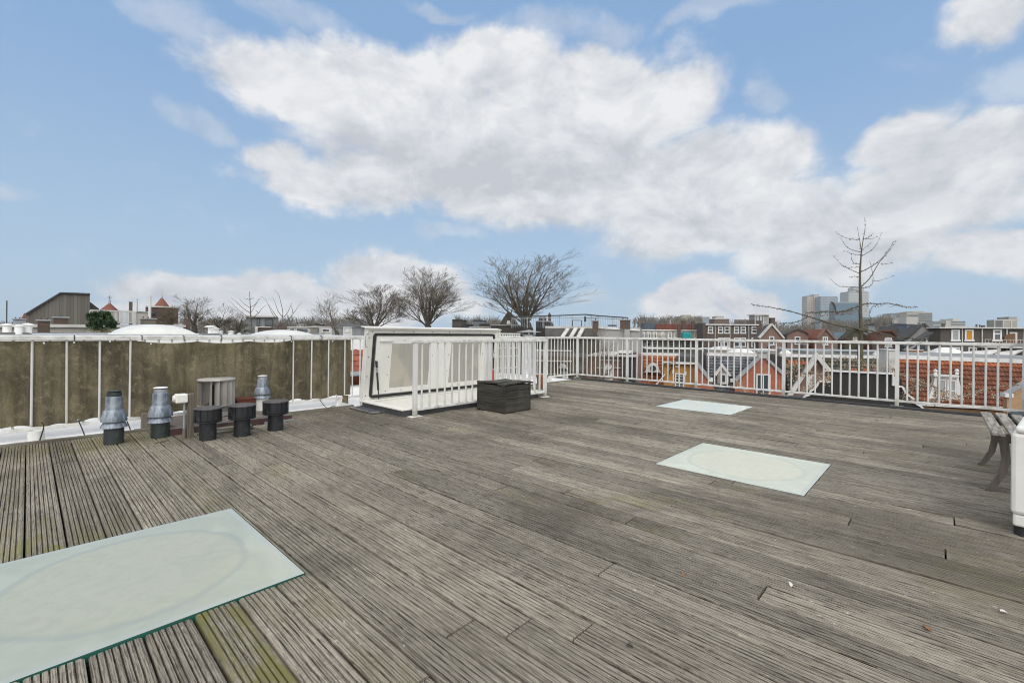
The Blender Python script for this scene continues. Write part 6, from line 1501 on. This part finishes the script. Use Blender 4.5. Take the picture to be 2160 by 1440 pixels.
tree('rusty brown shrub right of the glazed house under the thin tree',590,705,566,606,678,32,83,levels=4,nmain=9,kids=(7,6,6,4),r0=.026,spread=(10,80),up=.2,minr=0.0018,trunk=.04,mats=(BARK,M('rusty_twigs',(.16,.085,.045),(.10,.06,.035),rough=.95,scale=2,fine=.3)),name='bare_bush',cat='bush',group='bare bushes')
tree('mossy shrub crowding the foot of the tall thin tree at the gable houses',1812,740,1768,1850,698,22,89,levels=4,nmain=9,kids=(6,6,5,3),r0=.022,spread=(12,75),up=.25,wig=.2,minr=0.0011,trunk=.05,mats=(BARK,OLIV),name='bare_bush',cat='bush',group='bare bushes')
# ---------------- thin whorled trees traced limb by limb
def limb(mb,pts,Y,r0,r1,dy=0,rg=None,nub=0,n=6,orig=None):
    """pts: surveyed points of one limb; dy: how far its tip leans towards/away from the viewer"""
    P=[]; m=len(pts)
    for i,(x,y) in enumerate(pts): P.append(far(x,y,Y+dy*i/(m-1)))
    # smooth with a Catmull-Rom pass
    Q=[]
    for i in range(m-1):
        p0=P[max(i-1,0)];p1=P[i];p2=P[i+1];p3=P[min(i+2,m-1)]
        for k in range(4):
            t_=k/4; Q.append(.5*((2*p1)+(p2-p0)*t_+(2*p0-5*p1+4*p2-p3)*t_*t_+(3*p1-p0-3*p2+p3)*t_**3))
    Q.append(P[-1]); rad=[r0+(r1-r0)*i/(len(Q)-1) for i in range(len(Q))]
    if orig is not None: Q=[q-orig for q in Q]
    mb.tube(Q,rad,n,caps=False)
    if nub and rg:
        for i in range(len(Q)-1):
            for k in range(nub):
                a=Q[i].lerp(Q[i+1],rg.random()); d=Vector((rg.uniform(-1,1),rg.uniform(-1,1),rg.uniform(-1,1))).normalized()
                L=rg.uniform(.03,.075); mb.tube([a,a+d*L*.6,a+d*L],[.010,.009,.013],5)
    return Q
YT=20.0; rg=random.Random(99)
o0=far(1815,CY,YT); o0=Vector((o0.x,o0.y,0))
t=thing('thin_tree','tall thin bare tree with whorled limbs and a mossy trunk, before the far towers','tree',(o0.x,o0.y,GZ),0)
base=Vector((o0.x,o0.y,GZ))
MOSSB=M('mossy_bark',(.13,.11,.075),(.085,.072,.05),rough=.95,scale=5,fine=.35,grime=(.14,.135,.045),gscale=4,bmp=.4)
TWB=M('dark_twig',(.14,.12,.095),(.10,.085,.068),rough=.95,scale=6,fine=.25)
q=MB()
tp=[(1816,1050),(1816,760),(1816,700),(1815,660),(1815,625),(1814,600),(1814,575),(1815.5,550),(1817,530)]
Q=[far(x,y,YT)-base for x,y in tp]; Q[0].z=0
q.tube(Q,[.14,.095,.078,.070,.062,.051,.042,.032,.022],10); q.build('trunk',MOSSB,t)
cr=MB()
L_=[([(1817,530),(1814,510),(1808.5,481)],.016,.004,.2),([(1817,530),(1821,505),(1825,480),(1823.5,458)],.016,.003,-.2),
([(1814,505),(1800,505),(1776,499),(1762,490)],.010,.003,.5),([(1821,503.5),(1835,504),(1853,499)],.007,.003,-.4),([(1825,504),(1833,499),(1839,494)],.005,.002,.3),
([(1816,531.5),(1800,528),(1785,520),(1773,502)],.012,.003,-.6),([(1818,530),(1827,520),(1839,510)],.009,.003,.6),([(1817.5,540),(1836,529),(1850,514),(1860,488)],.013,.003,.4),
([(1815,537),(1799,536),(1780,528.5)],.008,.002,.5),([(1814,556.5),(1803,556),(1797,548),(1795,535)],.010,.003,-.5),
([(1814,577),(1795,569),(1775,558),(1757.5,538.5)],.014,.003,.7),([(1814,562),(1793,564.5),(1775,560)],.008,.002,-.7),
([(1816,573.5),(1838,562),(1860,545),(1876,525),(1885.5,508)],.018,.003,-.6),([(1816,605),(1836,585),(1853,556),(1870,536),(1892,507)],.022,.003,.5),
([(1858,556.5),(1870,557),(1884,553)],.006,.002,.2),([(1818,607),(1832,605),(1841,596),(1841,578),(1838,565),(1835,551)],.012,.003,.6),([(1842,593.5),(1862,590),(1889,580)],.007,.002,.3),
([(1813,606),(1792,604.5),(1770,603),(1748.5,585.5)],.014,.003,-.5),([(1812,585),(1804,583),(1792,584.5)],.006,.002,.4),([(1811,614),(1806,613),(1800,610.5)],.007,.004,.2)]
for pts,a,b,dy in L_: limb(cr,pts,YT,a*1.2,b*.9,dy*1.5,rg,1,5,base)
# knobbly low limbs
LOW=[([(1815,645),(1798,650),(1782,656),(1765,658),(1745,657),(1722,659),(1700,659.5)],.026,.005,-.8,7),
([(1817,644),(1830,640),(1850,640.5),(1875,640),(1895,644),(1915,648),(1936,647)],.022,.004,.6,4),
([(1764,658),(1761,648),(1759,642),(1753,636)],.014,.006,-.4,6),
([(1830,700),(1810,694),(1780,688),(1755,683),(1730,675),(1700,666),(1665,656),(1630,649),(1588,642)],.040,.006,-2.0,5),
([(1816,690),(1835,697),(1860,703),(1885,711),(1910,712),(1935,716),(1956,714)],.030,.005,-.9,5),
([(1703,668),(1690,675),(1675,680),(1660,681.5),(1645,682)],.013,.004,-.5,4),
([(1735,676),(1722,681),(1712,683)],.010,.005,-.3,3),
([(1785,694),(1805,700),(1830,706),(1870,712)],.026,.012,.4,4),
([(1817,690),(1828,684),(1837,673),(1833,662),(1839,648)],.010,.003,.3,3),
([(1818,683),(1827,677),(1832,674)],.008,.004,.2,3)]
for pts,a,b,dy,nb in LOW: limb(cr,pts,YT,a*1.1,b*1.0,dy*1.5,rg,nb,6,base)
cr.build('limbs',TWB if False else MOSSB,t)
# dried fruit and leaf scraps hanging on the low limbs
fr_=MB()
for i in range(150):
    u_=rg.random()
    if u_<.6: x=rg.gauss(1785,16); y=652+(1815-x)*.12+rg.uniform(-2,9)
    elif u_<.85: x=rg.uniform(1725,1770); y=658+rg.uniform(0,8)
    else: x=rg.uniform(1825,1905); y=641+rg.uniform(1,6)
    c=far(x,y,YT-.8*max(0,(1815-x)/115)*.9+rg.uniform(-.15,.15))-base; s_=rg.uniform(.014,.028)
    fr_.add([c+Vector((s_,0,0)),c+Vector((-s_*.6,s_*.8,0)),c+Vector((-s_*.6,-s_*.8,0)),c+Vector((0,0,s_)),c+Vector((0,0,-s_*1.2))],[(0,1,3),(1,2,3),(2,0,3),(1,0,4),(2,1,4),(0,2,4)],t=rg.random())
fr_.build('dried_fruit',M('dried_fruit_skin',(.36,.17,.085),(.20,.085,.04),rough=.8,scale=30,tint=.5),t)
# two thin trees at the left, same kind
def thin(label,px,Y,trunk,limbs,seed):
    rg=random.Random(seed); b_=far(px,CY,Y); b_=Vector((b_.x,b_.y,GZ)); t=thing('thin_tree',label,'tree',b_,0)
    q=MB(); Q=[far(x,y,Y)-b_ for x,y in trunk]; Q[0].z=0
    n=len(Q); q.tube(Q,[.048*(1-i/n)**1.2+.007 for i in range(n)],8); q.build('trunk',TWB,t)
    c=MB()
    for pts,dy in limbs: limb(c,pts,Y,.019,.005,dy,rg,0,5,b_)
    c.build('limbs',TWB,t); return t
thin('thin leafless tree with straight leader before the left of the glazed roof house',529,26,[(531,900),(530.5,705),(530,680),(528.5,660),(527.5,640),(526.5,615)],
 [([(529.5,672),(510,659),(495,645),(482,634)],1),([(528,660),(513,650),(499,637),(488,628)],-1),([(528,661),(535,650),(542,638),(546,630)],1),([(527.5,649),(515,641),(504,628)],.8),([(530,673),(545,660),(553,650),(562,643)],-1),([(528,648),(538,642),(546,632),(551,629)],.6),([(527,632),(519,630),(514,628)],.4),([(527,631),(533,629),(536,627)],.4),([(546,660),(541,656),(539,655)],.3)],5)
thin('thin leafless tree with broken leader right of the glazed roof house',597,26,[(597,900),(597,705),(597,690),(596.5,656)],
 [([(596.5,657),(593,640),(588,622),(583,615),(577,613)],.8),([(595.5,668),(586,655),(581,640),(575,627)],-.8),([(597,685),(577,665),(567,645),(559,630),(548,625)],1),([(599,668),(607,658),(613,645),(616,638)],-.6),([(606,675),(618,662),(628,648),(637,636)],.6),([(597,684),(604,677),(606,675)],.3),([(585,670),(575,655),(567,643)],-.5),([(618,661),(616,650),(613,643)],.4)],6)
# budding twigs reaching past the front railing
t=thing('budding_branches','pale budding branches hanging just outside the front railing','branches',(*far(1960,CY,11.2)[:2],GZ),0)
b_=Vector((*far(1960,CY,11.2)[:2],GZ)); c=MB(); bd=MB()
TWs=[[(1882,777),(1900,789),(1915,796),(1935,801),(1955,810),(1972,816),(1985,823),(2010,832),(2030,838)],[(1960,846),(1985,844),(2005,841),(2035,835),(2055,828),(2075,821),(2100,816),(2125,813),(2150,811)],[(1933,802),(1928,810),(1925,818),(1920,826)],[(1955,808),(1946,813),(1940,822)],[(1975,816),(1973,828),(1975,840),(1968,843)],[(1985,822),(1990,833),(1998,840)],[(2052,828),(2048,818),(2045,812)],[(2090,832),(2105,843)],[(1905,833),(1920,842),(1950,846),(1975,848)],
[(1741,785),(1722,789),(1705,786),(1690,791),(1676,800)],[(1722,789),(1715,800),(1713,812),(1705,820),(1690,823)],[(1745,782),(1748,792),(1748,801),(1740,806)],[(1655,790),(1668,786),(1677,776),(1682,768)],[(1700,818),(1720,806),(1735,799),(1747,800)],[(1760,760),(1775,755),(1800,757),(1830,767),(1860,775),(1890,779)],[(1780,770),(1800,772),(1830,770),(1855,774)],[(1655,768),(1672,771),(1690,770)],[(1548,812),(1565,820),(1575,828)],[(1553,803),(1560,811),(1566,821)],[(1590,835),(1612,829),(1640,837)]]
for k,pts in enumerate(TWs):
    Y=11.2+.25*math.sin(k*2.1)
    if pts[0][0]<1900 and k>8: Y=12.2
    Qs=limb(c,pts,Y,.013 if len(pts)>6 else .008,.004,.5*math.sin(k),rg,1,5,b_)
    for p in Qs:
        for _ in range(4 if k<12 else 3):
            if rg.random()<.72:
                a=p+Vector((rg.uniform(-.09,.09),rg.uniform(-.09,.09),rg.uniform(-.10,.07))); s_=rg.uniform(.009,.02)
                bd.add([a+Vector((s_,0,0)),a+Vector((-s_*.6,s_*.8,0)),a+Vector((-s_*.6,-s_*.8,0)),a+Vector((0,0,s_*1.5)),a+Vector((0,0,-s_))],[(0,1,3),(1,2,3),(2,0,3),(1,0,4),(2,1,4),(0,2,4)],t=rg.random())
                c.tube([p,a],[.003,.002],3,caps=False)
for i in range(90):
    x=rg.choice([rg.uniform(1655,1760),rg.uniform(1570,1650),rg.uniform(1780,1880)]); y={True:rg.uniform(822,840),False:rg.uniform(752,778)}[x<1652]
    if 1655<x<1770: y=rg.uniform(760,830)
    a=far(x,y,12.4+rg.uniform(-.3,.3))-b_; s_=rg.uniform(.010,.022)
    bd.add([a+Vector((s_,0,0)),a+Vector((-s_*.6,s_*.8,0)),a+Vector((-s_*.6,-s_*.8,0)),a+Vector((0,0,s_*1.4)),a+Vector((0,0,-s_))],[(0,1,3),(1,2,3),(2,0,3),(1,0,4),(2,1,4),(0,2,4)],t=rg.random())
c.build('stems',PALE,t); bd.build('buds',M('peach_buds',(.62,.40,.25),(.48,.26,.13),rough=.8,scale=20,tint=.4),t)
# pine behind the parapet
def pine(label,px,x0,x1,yt,yb,Y,seed):
    rg=random.Random(seed); b_=far(px,CY,Y); b_=Vector((b_.x,b_.y,GZ)); t=thing('pine_tree',label,'tree',b_,0)
    q=MB(); tp=far(px,yt+4,Y).z-GZ; q.tube([(0,0,0),(.05,0,tp*.6),(0,.03,tp)],[.22,.14,.03],8); q.build('trunk',BARK,t)
    ax=(x1-x0)*Y/FP/2; zc=far(px,(yt+yb)/2,Y).z-GZ; az=(yb-yt)*Y/FP/2; cx_=far((x0+x1)/2,CY,Y).x-b_.x
    c=MB()
    for k in range(58):
        th=rg.uniform(0,6.283); ph=math.acos(rg.uniform(-1,1)); rr=rg.uniform(.45,.92)
        zz=math.cos(ph)*rr; w_=(1.0-.35*max(0,zz)) if zz>0 else 1.0
        cc=Vector((cx_+ax*.86*rr*math.sin(ph)*math.cos(th)*w_,ax*.86*rr*math.sin(ph)*math.sin(th),zc+az*zz))
        rad=rg.uniform(.17,.30)*ax*.62
        for n in range(170):
            d=Vector((rg.gauss(0,1),rg.gauss(0,1),rg.gauss(0,.75))).normalized(); p=cc+d*rad*rg.random()**.5
            L=rg.uniform(.06,.14); a=(d+Vector((rg.uniform(-.5,.5),rg.uniform(-.5,.5),.7))).normalized(); s=a.cross(Vector((rg.uniform(-1,1),rg.uniform(-1,1),rg.uniform(-1,1))))
            if s.length<.05: continue
            s.normalize(); c.add([p-s*.022,p+s*.022,p+a*L],[(0,1,2)],t=rg.random())
    c.build('crown',M('pine_needles',(.075,.135,.045),(.035,.075,.028),rough=.75,scale=1.2,lo=.4,hi=.6,tint=.5),t)
pine('dense green pine in front of the white balustrade',214,180,247,651,703,24,3)
tree('pale olive clipped bush at the foot of the pine',190,712,150,236,690,23,97,levels=4,nmain=10,kids=(7,7,6,3),r0=.022,spread=(8,85),up=.15,minr=0.0023,trunk=.03,mats=(PALE2,M('pale_olive',(.24,.22,.13),(.17,.155,.09),rough=.95,scale=3,fine=.25)),name='bare_bush',cat='bush',group='bare bushes')
# ---------------- far wooded skyline
wd=MB(); rg=random.Random(404)
def woods(x0,x1,ytop,ybot,Y0,Y1,n):
    for i in range(n):
        x=rg.uniform(x0,x1); Y=rg.uniform(Y0,Y1); yt=ytop+rg.uniform(0,1)**1.6*(ybot-ytop)*.8+2.5*math.sin(x*.11)+1.5*math.sin(x*.31)
        b=far(x+rg.uniform(-2,2),ybot+6,Y); tpt=far(x,yt,Y); mid=(b+tpt)/2+Vector((rg.uniform(-.5,.5),0,0)); s_=Y/95
        wd.tube([b,mid,tpt],[.10*s_,.06*s_,.03*s_],3,caps=False)
        for k in range(6):
            p=mid.lerp(tpt,rg.uniform(-.3,.95)); d=Vector((rg.uniform(-1,1)*.7,rg.uniform(-.5,.5),rg.uniform(.4,1.2))).normalized(); L=rg.uniform(.5,1.5)*s_
            wd.tube([p,p+d*L],[.04*s_,.018*s_],3,caps=False)
woods(380,520,676,700,80,120,260); woods(590,770,672,700,85,125,420); woods(960,1060,672,692,90,120,160)
woods(1335,1480,673,686,140,220,230); woods(1640,1720,686,700,140,200,120); woods(1735,1850,678,694,150,220,200); woods(1845,1880,672,690,120,150,90); woods(530,600,684,704,70,90,120); woods(1500,1640,681,690,260,340,90); woods(-20,120,684,692,140,200,120)
wo=wd.build('far_woods',M('winter_wood',(.21,.19,.16),(.15,.135,.115),rough=1,scale=.3,fine=.2)); tag(wo,'leafless trees along the far skyline between the roofs','trees',kind='stuff')
# ================================================================ thin haze over the city
hz=MB(); hz.box(-1900,1900,-400,1900,GZ-1.0,150)
hm=bpy.data.materials.new('air'); hm.use_nodes=True; hm.node_tree.nodes.clear()
hn=SN(hm.node_tree); ho=hn.put('ShaderNodeOutputMaterial'); pv_=hn.put('ShaderNodeVolumePrincipled')
pv_.inputs['Color'].default_value=(.86,.90,.95,1); pv_.inputs['Density'].default_value=.00012; pv_.inputs['Anisotropy'].default_value=.2
hn.link(pv_.outputs[0],ho.inputs['Volume'])
tag(hz.build('haze',hm),kind='stuff')
scn.cycles.volume_bounces=0
